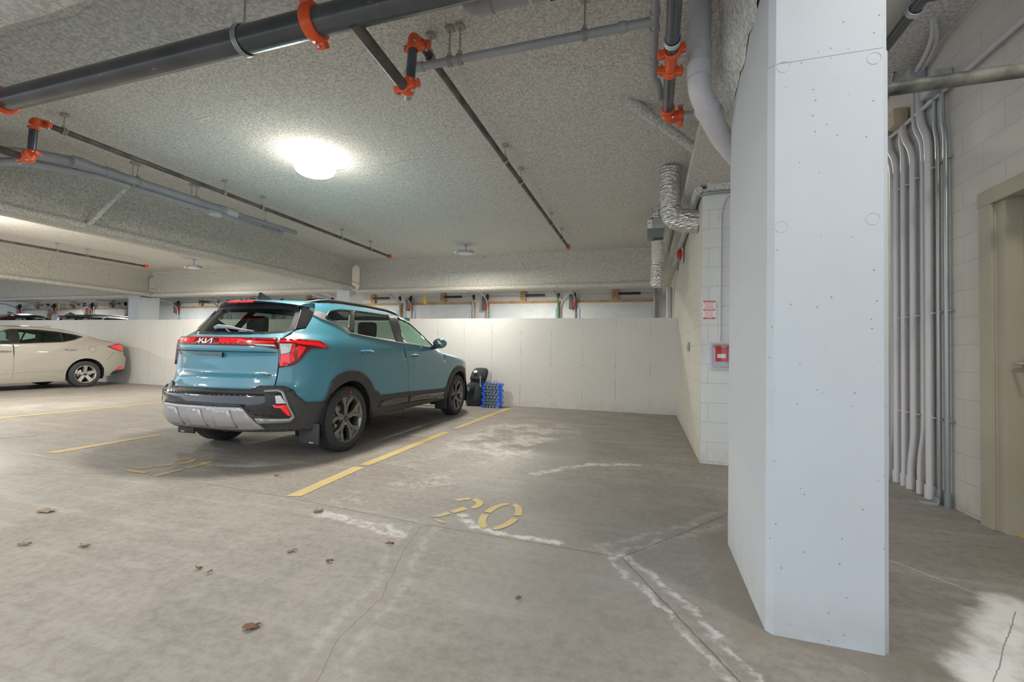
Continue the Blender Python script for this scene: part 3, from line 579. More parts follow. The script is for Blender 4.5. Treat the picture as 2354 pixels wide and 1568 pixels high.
mb=MB().tube([(-.22,3.48,ZC+.02),(.40,4.02,2.83)],[.045,.04],10); mb.build('beam_brace',FOAM_W,label='foam-covered diagonal brace from the ceiling to the right-hand beam',cat='brace')
mb=MB(); a=Vector((-6.12,3.70,ZC+.01)); b=Vector((-6.47,3.46,2.49)); mb.tube([a,b],.028,4,smooth=False); mb.build('beam_brace',FOAM_W,label='slim diagonal brace between the left beam flange and the ceiling',cat='brace')
MB().tube([(.30,5.25,2.93),(.27,8.35,2.90)],.062,14).build('ceiling_pipe',FOAM,label='foam-covered pipe running back in shadow above the foil ducts',cat='pipe')

# foil ducts and damper box
t=thing('foil_duct','crinkled silver foil duct dropping from the ceiling and turning into the block wall','duct',(.22,5,2.7))
pts=fillet([(0,-.1,.38),(0,-.03,.05),(.02,0,-.16),(.29,.02,-.20)],.14,8); MB().tube(pts,[.108]*2+[.112]*8+[.118]*8+[.125]*(len(pts)-18),24).build('duct_sleeve',FOIL,t)
MB().tube([(-.002,-.055,.16),(0,-.05,.13)],.101,24).build('foil_tape',FOIL,t)
t=thing('foil_duct','slim silver foil duct hanging below the metal damper box','duct',(.13,6.4,2.35))
MB().tube([(0,0,.30),(0.0,0,-.02)],.088,22).build('duct_sleeve',FOAM,t,label='dull upper sleeve')
MB().tube([(0,0,-.0),(-.005,.0,-.30),(-.01,0,-.34)],[.09,.095,.07],22).build('foil_sleeve',FOIL,t)
MB().tube([(.04,.09,.28),(.045,.095,-.3)],.008,8).build('cable',mat('black_cable',(.02,.02,.02),.6),t)
t=thing('damper_box','galvanised metal damper box with a small red-marked sticker, between the two foil ducts','box',(.10,6.3,2.80))
MB().b2((-.12,-.06,.0),(.11,.14,.13),).build('box_upper',GALV,t); MB().b2((-.115,-.05,-.12),(.10,.13,0)).build('box_lower',mat('greenish_galv',(.22,.28,.27),.4,.5),t)
MB().b2((-.115,-.063,.005),(-.055,-.060,.12)).build('sticker',WHITET,t); MB().b2((-.10,-.065,.068),(-.075,-.063,.082)).build('sticker_mark',REDT,t)
MB().tube([(.0,-.02,.12),(.03,-.0,.265)],.085,20).build('duct_inlet',FOIL,t)
MB().tube(fillet([(.11,0,.1),(.125,.2,-.1),(.16,.5,-.25),(.36,.68,-.33)],.2),.005,8).build('flexible_cable',ZINC,t)

# things on the block wall
t=thing('fire_strobe','caged fire alarm strobe with a red oval plate high on the block wall','alarm',(.50,6.95,2.56))
MB().box((-.015,0,0),(.03,.20,.22),bev=.01).build('base',mat('clear_base',(.62,.60,.60),.3),t)
mb=MB().box((-.055,-.02,0),(.07,.16,.20),bev=.02); mb.build('cage_cover',G_CLEAR,t)
for z in(-.08,-.04,0,.04,.08): MB().tube([(-.02,-.10,z),(-.095,-.07,z),(-.095,.07,z),(-.02,.10,z)],.004,6).build('cage_wire',ZINC,t)
mb=MB(); mb.ell((-.05,-.092,0),(.045,.012,.085),14,10); mb.build('red_plate',REDP,t)
t=thing('wall_box','small grey metal electrical box on the block wall','box',(.507,5.9,1.17)); MB().box((-.012,0,0),(.024,.07,.11),bev=.003).build('cover',EMT,t); MB().box((-.026,0,0),(.004,.012,.02)).build('switch',TRIMK,t)

def text(s,loc,size,m,parent,name='lettering',rot=(R(90),0,0),sx=1,ext=.0004,lab=None):
    c=bpy.data.curves.new('txt','FONT'); c.body=s; c.size=size; c.extrude=ext; c.align_x='CENTER'; c.align_y='CENTER'; o=bpy.data.objects.new('txt',c); col.objects.link(o)
    dg=bpy.context.evaluated_depsgraph_get(); me=bpy.data.meshes.new_from_object(o.evaluated_get(dg)); bpy.data.objects.remove(o)
    me.materials.clear(); me.materials.append(m); q=bpy.data.objects.new(name,me); col.objects.link(q); q.location=loc; q.rotation_euler=rot; q.scale=(sx,1,1); q.parent=parent
    if lab: q['label']=lab
    return q
t=thing('security_notice','white notice with red bars and small red lettering on the block wall','sign',(.582,4.680,1.515))
MB().b2((-.058,-.004,-.092),(.058,-.001,.092)).build('notice_board',WHITET,t)
for z,h in((.082,.016),(0.0,.012),(-.083,.014)): MB().b2((-.054,-.006,z-h/2),(.054,-.004,z+h/2)).build('red_bar',REDT,t)
text('SECURITY NOTICE',(0,-.0065,.082),.011,WHITET,t)
text('SECURITY NOTICE',(0,-.0065,0),.011,WHITET,t)
text('WARNING',(0,-.0065,-.083),.012,WHITET,t)
for z in(.062,.050,.038,.026,.016,-.016,-.028,-.040,-.052,-.064): MB().b2((-.045+.01*random.random(),-.005,z-.0015),(.045-.012*random.random(),-.004,z+.0015)).build('fine_print_line',REDT,t)
t=thing('extinguisher_cabinet','clear plastic call-point cover with a red fire device inside, on the block wall','alarm',(.69,4.68,1.06))
mb=MB().b2((-.10,-.012,-.135),(.12,-.0,.135)).build('backplate',mat('pale_backplate',(.62,.64,.70),.4),t)
MB().box((.01,-.05,0),(.19,.075,.24),bev=.02).build('clear_cover',G_CLEAR,t)
mb=MB().b2((-.05,-.03,-.05),(.06,-.012,.09)).build('red_pull_station',REDP,t); MB().b2((-.065,-.06,.075),(.10,-.04,.10)).build('red_band',REDP,t,label='red band with pale lettering')
MB().b2((-.035,-.034,-.02),(.04,-.030,.02)).build('pull_handle',WHITET,mb); text('FIRE',(.015,-.0615,.0875),.02,YELT,t); text('LIFT COVER',(.02,-.09,-.105),.014,REDT,t)
def strap(parent,p,r,axis='x'):
    x,y,z=p; MB().box((x,y,z),(.01+2*r,.10 if False else .05+2*r,.014)).build('strap',CONDUIT,parent)
t=thing('conduit','thin painted conduit rising from the red fire device on the block wall','conduit',(.68,4.665,1.2))
MB().tube(fillet([(-.0,0,0),(-.0,0,1.33),(.10,0,1.50),(.3,0,1.56)],.12),.0105,12).build('conduit_tube',CONDUIT,t)
for z in(.35,1.22): MB().box((0,.004,z),(.045,.012,.016),bev=.003).build('strap',CONDUIT,t)
t=thing('conduit','painted conduit running along the top of the block wall and round its corner','conduit',(.48,4.66,2.67))
MB().tube(fillet([(1.4,-.02,.02),(.06,-.02,.0),(.0,.05,0),(.0,3.2,0),(.02,3.62,-.08)],.05),.013,12).build('conduit_tube',EMT,t)
MB().tube([(-.01,.8,.02),(-.01,3.1,.02)],.010,10).build('second_tube',CONDUIT,t)
t=thing('corner_pipe','white vertical pipe behind the low wall beside the block wall','pipe',(.42,9.4,1.9)); MB().tube([(0,0,-1.5),(0,0,.55)],.06,16).build('pipe',PVCL,t); MB().tube([(-.25,1.5,-1.5),(-.25,1.5,.8)],.04,12).build('side_pipe',PVC,t)

# corridor conduits
cx=2.085
def cond(y,r,pts,m,lab,ft=True):
    t=thing('wall_conduit',lab,'conduit',(cx,y,0)); MB().tube(fillet([(0,yy,z) for yy,z in pts],.10,5),r,14).build('conduit_tube',m,t)
    for z in(.10,):
        MB().tube([(0,pts[0][0],0),(0,pts[0][0],z)],r*1.35,14).build('floor_coupling',m,t)
    for z in(.62,1.42,2.55):
        yy=pts[-2][0] if z>1 else pts[1][0] if len(pts)>3 else 0
        MB().box((.012,0,z),(.028,.018+2.6*r,.014),bev=.003).build('strap',m,t)
    return t
cond(4.70,.019,[(.03,0),(.03,.18),(0,.42),(0,2.80),(.14,2.98),(.14,3.10)],CONDUIT,'leftmost painted wall conduit, half hidden by the column edge')
cond(4.63,.024,[(0,0),(0,2.80),(.12,2.98),(.12,3.10)],CONDUIT,'thick painted wall conduit second from the column edge')
cond(4.52,.021,[(0,0),(0,2.85),(.03,2.95),(.03,3.05)],CONDUIT,'painted wall conduit third from the column edge, straight to the tan box')
cond(4.38,.023,[(.05,0),(.05,.18),(0,.42),(0,2.78),(.14,2.98),(.14,3.22)],CONDUIT,'painted wall conduit fourth from the column edge, kinked near floor and top')
cond(4.24,.018,[(.06,0),(.06,.26),(0,.5),(0,2.80),(.12,2.98),(.12,3.28)],CONDUIT,'thin painted wall conduit fifth from the column edge, sharply kinked near the floor')
cond(4.17,.026,[(0,0),(0,2.80),(.11,2.98),(.11,3.28)],CONDUIT,'thickest painted wall conduit, just left of the two bare steel ones')
cond(4.055,.015,[(0,0),(0,2.72),(.035,2.86),(.035,3.06)],EMT,'bare steel wall conduit, left one of the two')
cond(3.965,.016,[(0,0),(0,2.72),(.035,2.86),(.035,3.06)],EMT,'bare steel wall conduit, right one of the two and nearest the door')
def jbox(y,z,d,m,lab):
    t=thing('junction_box',lab,'junction box',(2.06,y,z)); MB().box((0,0,0),d,bev=.004).build('box_body',m,t); MB().box((-d[0]/2-.002,0,0),(.004,d[1]*.96,d[2]*.96)).build('box_cover',m,t)
    for s_ in(-1,1): MB().lathe([(0,.001),(0,.005),(.003,.004),(.003,.001)],(-d[0]/2-.004,s_*d[1]*.2,d[2]*.2),(-1,0,0),8).build('cover_screw',ZINC,t)
    return t
jbox(4.78,3.17,(.10,.15,.15),GALV,'grey metal junction box nearest the column edge')
jbox(4.55,3.15,(.10,.12,.15),mat('tan_box',(.52,.42,.30),.6),'tan square junction box above the painted conduits')
jbox(4.33,3.36,(.11,.16,.12),GALV,'grey junction box partly behind the black cross pipe')
jbox(4.02,3.14,(.11,.17,.14),GALV,'grey junction box above the two bare steel conduits')
t=thing('wall_conduit','white conduit climbing diagonally in view along the upper corridor wall','conduit',(2.09,3.2,3.06)); MB().tube([(0,-.9,0),(0,1.8,.02)],.017,12).build('conduit_tube',CONDUIT,t)
t=thing('flexible_conduit','pair of pale flexible conduits curving up from the boxes to the corridor ceiling','conduit',(2.05,4.25,3.4))
for k,dx in enumerate((0,.035)): MB().tube(fillet([(dx,.10+.03*k,-.02),(dx,-.05,.0),(dx-.02,-.25,.08),(-.12,-.45,.12)],.15),.016,10).build('conduit_tube',CONDUIT,t)
MB().tube(fillet([(-.02,.42,-.02),(-.02,.36,.06),(-.06,.20,.12)],.08),.013,10).build('conduit_tube',EMT,t)
t=thing('cross_pipe','dusty black pipe crossing the corridor from the column to the right edge','pipe',(1.5,2.6,2.41)); MB().tube([(-.62,0,-.005),(.615,0,.01)],.033,20).build('pipe',noisy('dusty_black_pipe',(.04,.045,.045),(.22,.21,.17),5,.5),t)
t=thing('corridor_pipe','black pipe with a metal ring hanging under the corridor ceiling at the top right','pipe',(1.28,3,2.84)); MB().tube([(0,-.9,0),(0,3.5,0)],.028,18).build('pipe',BLACKPIPE,t); MB().tube([(0,-.42,0),(.84,-.42,.02)],.03,18).build('cross_arm',BLACKPIPE,t); hanger(t,(0,-.33,0),.028,.66,'y',ZINC)
t=thing('floor_bracket','small galvanised bracket on the floor at the foot of the conduits','bracket',(2.0,4.02,0)); MB().b2((-.05,-.03,0),(.05,.03,.006)).b2((.044,-.03,0),(.05,.03,.05)).build('plate',GALV,t)

# ------------------------------------------------------------------ ceiling lamps and added fill lights
def ceiling_lamp(lab,loc,lit,rz=0,power=0):
    t=thing('ceiling_lamp',lab,'ceiling lamp',loc,rz)
    MB().tube([(0,0,.06),(0,0,ZC-loc[2])],.010,8).lathe([(0,.035),(.01,.035)],(0,0,ZC-loc[2]-.02),(0,0,1),12).build('stem',LAMPD,t)
    MB().box((0,0,.035),(.30,.17,.05),bev=.02).build('housing',LAMPD,t)
    MB().ell((0,0,.01),(.15 if not lit else .21,.085 if not lit else .19,.035 if not lit else .08),20,10).build('diffuser',LAMPW if lit else LAMPO,t)
    MB().lathe([(0,.03),(-.03,.028),(-.04,.018),(-.042,.001)],(-.19,-.03,.035),(0,0,1),16).build('sensor',mat('white_sensor',(.75,.77,.85),.3),t)
    return t
ceiling_lamp('brightly lit ceiling lamp glowing in the middle of the near ceiling bay',(-3.36,3.70,2.93),True)
ceiling_lamp('small unlit ceiling lamp hanging in front of the far beam',(-3.30,7.55,2.90),False,R(20))
ceiling_lamp('small unlit ceiling lamp in the bay beyond the left beam',(-10.1,7.42,2.86),False,R(10))
lamp_or_fill_light('lamp_or_fill_light',(-3.36,3.70,2.74),5,.17)
lamp_or_fill_down((-3.36,3.70,2.84),60)
lamp_or_fill_down((-10.1,3.9,2.9),120); lamp_or_fill_down((-3.4,-.6,2.95),25); lamp_or_fill_down((-10.2,-.6,2.95),35); lamp_or_fill_light('lamp_or_fill_light',(-3.0,-1.1,2.15),60,.3); lamp_or_fill_light('lamp_or_fill_light',(-10.1,3.9,2.3),45,.3); lamp_or_fill_light('lamp_or_fill_light',(-8.8,-.8,2.15),60,.3); lamp_or_fill_down((-17,4,2.9),120)  # hidden lamp behind the beam, then added fills without fixtures for ceiling and floor
for x in(-3.5,-10,-17,-24): lamp_or_fill_down((x,10.9,2.95),110)  # lights added over the rear aisle, no fixtures modelled
lamp_or_fill_down((-3.30,7.35,2.80),38); lamp_or_fill_down((-10.1,7.2,2.76),38); lamp_or_fill_down((1.55,1.0,3.4),22); lamp_or_fill_down((1.5,6.5,3.4),30)  # added fill beside the unlit lamps, and corridor lights without fixtures

# ------------------------------------------------------------------ garage doors beyond the low wall
def garage_door(x0,x1,lab,opener=True,tagc=None,green=False):
    t=thing('garage_door',lab,'garage door',((x0+x1)/2,13,.38)); w=(x1-x0); D=lambda x,y,z:(x-(x0+x1)/2,y-13,z-.38)
    pn=MB().b2(D(x0,12.93,.38),D(x1,12.97,2.58)).build('door_panel',GPAN,t)
    MB().b2(D(x0-.06,12.95,2.58),D(x1+.06,13.0,2.66)).build('header_board',WOOD,t); MB().b2(D((x0+x1)/2-.08,12.94,2.66),D((x0+x1)/2+.10,12.99,2.98)).build('spring_pad',WOOD,t)
    for s_,x in((-1,x0),(1,x1)):
        MB().b2(D(x-.02+.03*s_,12.94,.38),D(x+.02+.03*s_,12.99,2.60)).build('side_jamb',WOOD,t)
        tk=fillet([D(x+.045*s_,12.86,.5),D(x+.045*s_,12.86,2.62),D(x+.045*s_,12.5,2.82),D(x+.045*s_,10.3,2.98)],.3,6)
        MB().tube(tk,.022,6).build('track',GREEN if green and s_>0 else GALV,t)
        MB().box(D(x+.05*s_,12.88,2.80),(.03,.10,.16)).lathe([(-.03,.045),(.03,.045)],D(x+.05*s_,12.86,2.82),(1,0,0),12).build('cable_drum',TRIMK,t)
        MB().b2(D(x-.06*s_-.03,12.90,1.9),D(x-.06*s_+.03,12.93,2.42)).build('end_stile',mat('pale_blue_stile',(.42,.60,.78),.4),t)
    MB().tube([D(x0,12.86,2.82),D(x1,12.86,2.82)],.012,8).build('torsion_shaft',EMT,t)
    MB().tube([D((x0+x1)/2+.1,12.86,2.82),D((x0+x1)/2+.72,12.86,2.82)],.038,12).build('torsion_spring',TRIMK,t)
    if opener:
        o=MB().box(D(x0-.14,12.86,2.60),(.15,.12,.44),bev=.02).build('opener_unit',GREYBOX,t); MB().box(D(x0-.07,12.84,2.55),(.05,.10,.20)).build('opener_cover',REDP,o)
    if tagc: MB().b2(D((x0+x1)/2-.62,12.80,2.60),D((x0+x1)/2-.52,12.81,2.86)).build('yellow_tag',YELT,t)
    return t
G=[(-2.02,.19,'garage door beside the block wall, first from the right'),(-4.79,-2.61,'garage door second from the right, above the blue water bottles'),(-7.53,-5.36,'garage door behind the roof of the blue-green car, right of the near column'),(-10.2,-8.05,'garage door hidden mostly by the blue-green car, left of the near column'),
 (-12.95,-10.8,'garage door above the rear window of the blue-green car'),(-15.6,-13.5,'garage door left of the rear window of the blue-green car'),(-18.26,-16.15,'garage door just right of the far white column'),(-23.50,-21.48,'garage door behind the dark parked hatchback'),(-26.12,-24.15,'garage door between the two dark parked cars'),(-28.7,-26.72,'garage door at the far left, behind the dark car with the curved roof')]
for i,(a,b,l) in enumerate(G): garage_door(a,b,l,True,i in(2,8),i==1)

# ------------------------------------------------------------------ luggage by the wall
def backpack():
    t=thing('backpack','black and grey hiking backpack leaning against the low wall beside the car','backpack',(-3.20,7.98,0),R(8))
    def blob(name,secs,m,par=t,n=18,pw=2.6):
        vs=[];fs=[]
        for z,cx_,cy_,rx,ry in secs:
            for j in range(n):
                a=2*PI*j/n; c,s=math.cos(a),math.sin(a); q=(abs(c)**pw+abs(s)**pw)**(-1/pw); k=1+.03*noise.noise(Vector((c*3,s*3,z*9)))
                vs.append((cx_+rx*c*q*k,cy_+ry*s*q*k,z))
        for i in range(len(secs)-1):
            for j in range(n): fs.append((i*n+j,i*n+(j+1)%n,(i+1)*n+(j+1)%n,(i+1)*n+j))
        fs+=[tuple(range(n)),tuple(range((len(secs)-1)*n,len(secs)*n))]
        return MB().add(vs,fs,True).build(name,m,par)
    blob('main_compartment',[(0,-.02,.0,.13,.10),(.03,-.02,0,.175,.13),(.15,-.015,.0,.185,.14),(.30,0,.02,.165,.13),(.45,.02,.05,.15,.12),(.58,.045,.08,.145,.11),(.66,.06,.10,.14,.10),(.70,.065,.11,.11,.07),(.71,.065,.11,.02,.02)],FABG)
    lid=blob('top_lid',[(.50,.03,.03,.155,.11),(.54,.035,.04,.165,.12),(.64,.055,.07,.16,.115),(.705,.07,.09,.14,.095),(.735,.075,.10,.09,.05),(.738,.075,.10,.01,.01)],FAB)
    MB().box((.0,-.07,.665),(.07,.012,.05),M=Matrix.Rotation(R(-25),3,'X'),bev=.004).build('white_patch',WHITET,lid)
    blob('front_pocket',[(.24,-.09,-.11,.05,.04),(.28,-.09,-.11,.085,.07),(.38,-.085,-.10,.08,.07),(.44,-.08,-.09,.05,.04)],FAB)
    MB().box((-.11,-.185,.33),(.055,.01,.08),bev=.004).build('pocket_badge',mat('grey_badge',(.30,.34,.36),.5),t)
    MB().tube(fillet([(.12,-.06,.62),(.145,-.10,.45),(.15,-.14,.28),(.12,-.14,.1)],.1),.014,8).build('shoulder_strap',FAB,t)
    MB().tube([(.10,-.09,.58),(.115,-.13,.42)],.005,6).box((.12,-.135,.40),(.02,.01,.03)).build('zip_pull',WHITET,t)
    return t
backpack()
def bottle_pack():
    t=thing('water_bottle_pack','shrink-wrapped pack of water bottles with blue labels standing on its side by the wall','bottles',(-2.80,7.86,.0),R(4))
    clr=mat('clear_bottle_plastic',(.10,.20,.36),.12,0,.6,.3); r=.0285; b0=None; rows=8
    lab_=mat('blue_bottle_label',(.005,.09,.80),.25,0,.5)
    for i in range(rows):
        n=5 if i%2==0 else 5
        for j in range(n):
            x=-.148+j*.062+(.025 if i%2 else 0)-.0; z=.031+i*.0575
            if b0 is None:
                o=MB().lathe([(-.10,.0005),(-.096,.012),(-.104,.019),(-.108,.024),(-.10,r),(.05,r),(.085,.014),(.105,.013),(.107,.001)],(0,0,0),(0,1,0),16).build('bottle',clr,t); o.location=(x,0,z)
                c=MB().lathe([(-.06,r+.0008),(.035,r+.0008)],(0,0,0),(0,1,0),16).build('bottle_label',lab_,o); b0=o
                c2=MB().lathe([(-.109,.0215),(-.1095,.018),(-.106,.017)],(0,0,0),(0,1,0),14).build('base_ring',mat('bright_plastic_ring',(.60,.66,.74),.15,0,.5),o)
            else: q=copy_tree(b0,t); q.location=(x,0,z)
    MB().tube(fillet([(.0,-.02,.475),(.02,-.02,.50),(.08,-.02,.50),(.10,-.02,.475)],.02),.005,8).build('carry_handle',mat('purple_handle',(.15,.08,.20),.5),t)
    mb=MB(); zs=[.03+.0575*i for i in range(8)]
    L_=[]
    for i,z in enumerate(zs): L_+=[(-.183+(.0 if i%2==0 else .02),z),(-.168,z+.029)]
    R_=[]
    for i,z in enumerate(zs): R_+=[(.133+(.0 if i%2==0 else .026),z),(.128+.012,z+.029)]
    pr=[(-.15,.002),(.10,.002)]+R_+[(.10,.475),(-.15,.475)]+L_[::-1]
    for y in (-.0,): 
        n=len(pr); vs=[(x,yy,z) for yy in(-.072,.06) for x,z in pr]; mb.add(vs,[(i,(i+1)%n,n+(i+1)%n,n+i) for i in range(n)],True)
    for i,z in enumerate(zs):
        for x in(-.178+(0 if i%2==0 else .025),.136+(0 if i%2==0 else .025)): mb.tube([(x,-.108,z),(x,.08,z)],.031,14)
    mb.build('blue_wrap',BLUEP,t,label='blue shrink wrap')
    return t
bottle_pack()
t=thing('red_snow_scraper','small red plastic item lying between the backpack and the bottle pack','item',(-3.02,8.02,.0)); MB().box((0,0,.025),(.13,.05,.05),M=Matrix.Rotation(R(12),3,'Y'),bev=.012).build('scraper_head',REDP,t); MB().box((-.03,-.03,.012),(.05,.02,.022),bev=.005).build('grip',TRIMK,t)
t=thing('snow_brush','orange-handled brush with a blue head sticking up behind the low wall','brush',(-5.85,8.62,1.75)); MB().tube([(-.05,0,-.3),(-.06,0,.20)],.016,10).build('handle',mat('orange_plastic',(.85,.35,.06),.4),t); MB().tube([(.02,0,.03),(.14,0,-.10)],[.02,.035],8).build('brush_head',BLUEP,t); MB().tube([(-.05,0,-.3),(-.05,0,-1.37)],.014,8).build('pole',EMT,t)

# ------------------------------------------------------------------ leaves
def leaf(x,y,s,asp,rz,m,lab):
    rnd=random.Random(int(x*100)*7+int(y*100)); n=14; s*=.62; vs=[(0,0,.012)]; fs=[]
    for k in range(n):
        a=2*PI*k/n; q=(.55+.45*abs(math.sin(a*2.5)))*(.8+.4*rnd.random()); vs.append((s*q*math.cos(a),s*asp*q*math.sin(a),.004+.012*rnd.random()))
    for k in range(n): fs.append((0,1+k,1+(k+1)%n))
    o=MB().add(vs,fs,True).build('dry_leaf',m,label=lab,cat='leaf',group='dry leaves on the garage floor'); o.location=(x,y,.001); o.rotation_euler=(0,0,rz)
    md=o.modifiers.new('s','SOLIDIFY'); md.thickness=.0015
leaf(-1.40,1.30,.055,.8,.5,LEAFM,'largest brick-red crumpled leaf on the floor, bottom left of centre')
leaf(-3.56,1.76,.10,.5,.2,LEAFT,'wide pale brown leaf litter at the left below the painted 21')
leaf(-3.07,1.44,.055,.5,.6,LEAFT,'light tan leaf near the left edge of the floor')
leaf(-2.77,1.53,.06,.45,.1,LEAFT,'pale dry leaf right of the tan leaf near the left edge')
leaf(-2.01,2.34,.06,.8,.3,LEAFT,'crinkled tan leaf just in front of the floor joint')
leaf(-1.74,1.84,.045,.5,1.0,LEAFT,'small tan leaf with a curled edge left of the cracked floor')
leaf(-1.48,1.81,.035,.5,.8,LEAFM,'small brown curled leaf next to the small tan leaf')
leaf(-1.31,2.08,.045,.28,.25,LEAFM,'thin dark red sliver of leaf near the long floor crack')
leaf(-2.0,1.55,.03,.6,.2,LEAFM,'small brown leaf fragment in the middle of the left floor, left one of two')
leaf(-1.92,1.54,.02,.7,.9,LEAFM,'tiny brown leaf fragment, right one of two in the middle of the left floor')
leaf(-2.88,2.86,.03,.6,.9,LEAFM,'small reddish leaf behind the blue-green car bumper')
leaf(-.51,1.81,.025,.6,.9,LEAFM,'tiny brown leaf fragment in front of the painted 20')
leaf(-.68,1.22,.04,.6,.9,LEAFM,'dark brown leaf fragment near the bottom edge of the photo')

# ------------------------------------------------------------------ cars
def lin(tab,z):
    if z<=tab[0][0]: return tab[0][1]
    for (a,b),(c,d) in zip(tab,tab[1:]):
        if z<=c: t=(z-a)/(c-a); return b+(d-b)*t
    return tab[-1][1]
def smooth_tab(tab,step=.01,k=3):
    z0,z1=tab[0][0],tab[-1][0]; n=int((z1-z0)/step)+1; v=[lin(tab,z0+i*step) for i in range(n+1)]
    for _ in range(k): v=[v[0]]+[(v[i-1]+2*v[i]+v[i+1])/4 for i in range(1,n)]+[v[-1]]
    return [(z0+i*step,x) for i,x in enumerate(v)]
class Shell:
    # plan outline at each height: a superellipse tail, a straight flank, a superellipse nose; U runs along it from the tail centre
    def __init__(s,W,YR,YF,YCF,n=3.0,LB=2.9,extra=None,N=None):
        s.W=smooth_tab(W);s.YR=smooth_tab(YR);s.YF=smooth_tab(YF,k=2);s.YCF=smooth_tab(YCF,k=2);s.nf=n;s.extra=extra; s.N=N or [(0,n),(2,n)]
        s.B=.72; s.k1=2*s.B; s.L0=LB; s.k2=s.k1+s.L0; s.k3=s.k2+s.B; s.k4=s.k3+s.B
    def pt0(s,U,z):
        k=abs(U); sg=1 if U>=0 else -1; n=lin(s.N,z); w=lin(s.W,z); a=-lin(s.YR,z); q=.5**(1/n); ycf=lin(s.YCF,z); B=s.B; nf=s.nf; qf=.5**(1/nf)
        if k<=B: xn=k/B*q; x=w*xn; y=-a*(1-xn**n)**(1/n)
        elif k<=s.k1: yn=max(0,q*(1-(k-B)/B)); y=-a*yn; x=w*(1-yn**n)**(1/n)
        elif k<=s.k2: y=(k-s.k1)/s.L0*ycf; x=w
        elif k<=s.k3: af=lin(s.YF,z)-ycf; yn=(k-s.k2)/B*qf; y=ycf+af*yn; x=w*(1-yn**nf)**(1/nf)
        else: af=lin(s.YF,z)-ycf; xn=max(0,qf*(1-(k-s.k3)/B)); x=w*xn; y=ycf+af*(1-xn**nf)**(1/nf)
        v=Vector((sg*x,y,z))
        if s.extra: v=s.extra(v,k)
        return v
    def pt(s,U,z,off=0):
        p=s.pt0(U,z)
        if off:
            e=.004; a=s.pt0(U+e,z)-s.pt0(U-e,z); b=s.pt0(U,z+e)-s.pt0(U,z-e); nrm=a.cross(b)
            if nrm.length>1e-9: p=p+nrm.normalized()*off
        return p
    def r(s,x,z):
        n=lin(s.N,z); q=.5**(1/n); w=lin(s.W,z); xn=min(1,abs(x)/w); sg=1 if x>=0 else -1
        if xn<=q: return (sg*xn/q*s.B,z)
        yn=(1-xn**n)**(1/n); return (sg*(s.B+(1-yn/q)*s.B),z)
    def S(s,y,z,sg=1):
        n=lin(s.N,z); q=.5**(1/n); nf=s.nf; qf=.5**(1/nf); a=-lin(s.YR,z); ycf=lin(s.YCF,z)
        if y<0:
            yn=min(1,-y/a)
            if yn<=q: return (sg*(s.B+(1-yn/q)*s.B),z)
            xn=(1-yn**n)**(1/n) if yn<1 else 0; return (sg*xn/q*s.B,z)
        if y<=ycf: return (sg*(s.k1+y/ycf*s.L0),z)
        af=lin(s.YF,z)-ycf; yn=min(1,(y-ycf)/af)
        if yn<=qf: return (sg*(s.k2+yn/qf*s.B),z)
        xn=(1-yn**nf)**(1/nf) if yn<1 else 0; return (sg*(s.k3+(1-xn/qf)*s.B),z)
    def conv(s,p,sg): return s.r(p[1]*sg,p[2]) if p[0]=='r' else s.S(p[1],p[2],sg) if p[0]=='s' else (p[1]*sg,p[2])
    def curve(s,pts,sg=1,dens=.05):   # pts: ('r',x,z), ('s',y,z) or ('u',U,z)
        out=[]; n=len(pts)
        for i in range(n):
            a,b=pts[i],pts[(i+1)%n]
            if a[0]==b[0]:
                d=math.hypot(b[1]-a[1],b[2]-a[2]); m=max(1,int(d/dens))
                for k in range(m): t=k/m; out.append(s.conv((a[0],a[1]+(b[1]-a[1])*t,a[2]+(b[2]-a[2])*t),sg))
            else:
                Ua=s.conv(a,sg); Ub=s.conv(b,sg); m=max(1,int(math.hypot(Ub[0]-Ua[0],Ub[1]-Ua[1])/dens))
                for k in range(m): t=k/m; out.append((Ua[0]+(Ub[0]-Ua[0])*t,Ua[1]+(Ub[1]-Ua[1])*t))
        return out
def pin(p,poly):
    x,y=p; c=False; n=len(poly); j=n-1
    for i in range(n):
        xi,yi=poly[i]; xj,yj=poly[j]
        if (yi>y)!=(yj>y) and x<(xj-xi)*(y-yi)/(yj-yi)+xi: c=not c
        j=i
    return c
def inset(poly,d):
    n=len(poly); A=sum(poly[i][0]*poly[(i+1)%n][1]-poly[(i+1)%n][0]*poly[i][1] for i in range(n)); s_=1 if A>0 else -1; out=[]
    for i in range(n):
        p=Vector(poly[i]); a=(p-Vector(poly[i-1])); b=(Vector(poly[(i+1)%n])-p)
        if a.length<1e-7: a=b
        if b.length<1e-7: b=a
        a.normalize(); b.normalize(); na=Vector((-a.y,a.x)); nb=Vector((-b.y,b.x)); m=(na+nb)
        if m.length<1e-4: m=na
        m.normalize(); k=1/max(.45,m.dot(na)); out.append(tuple(p+m*d*k*s_))
    return out
def clean(poly,e=.002):
    o=[]
    for p in poly:
        if not o or math.hypot(p[0]-o[-1][0],p[1]-o[-1][1])>e: o.append(p)
    if math.hypot(o[0][0]-o[-1][0],o[0][1]-o[-1][1])<=e: o.pop()
    return o
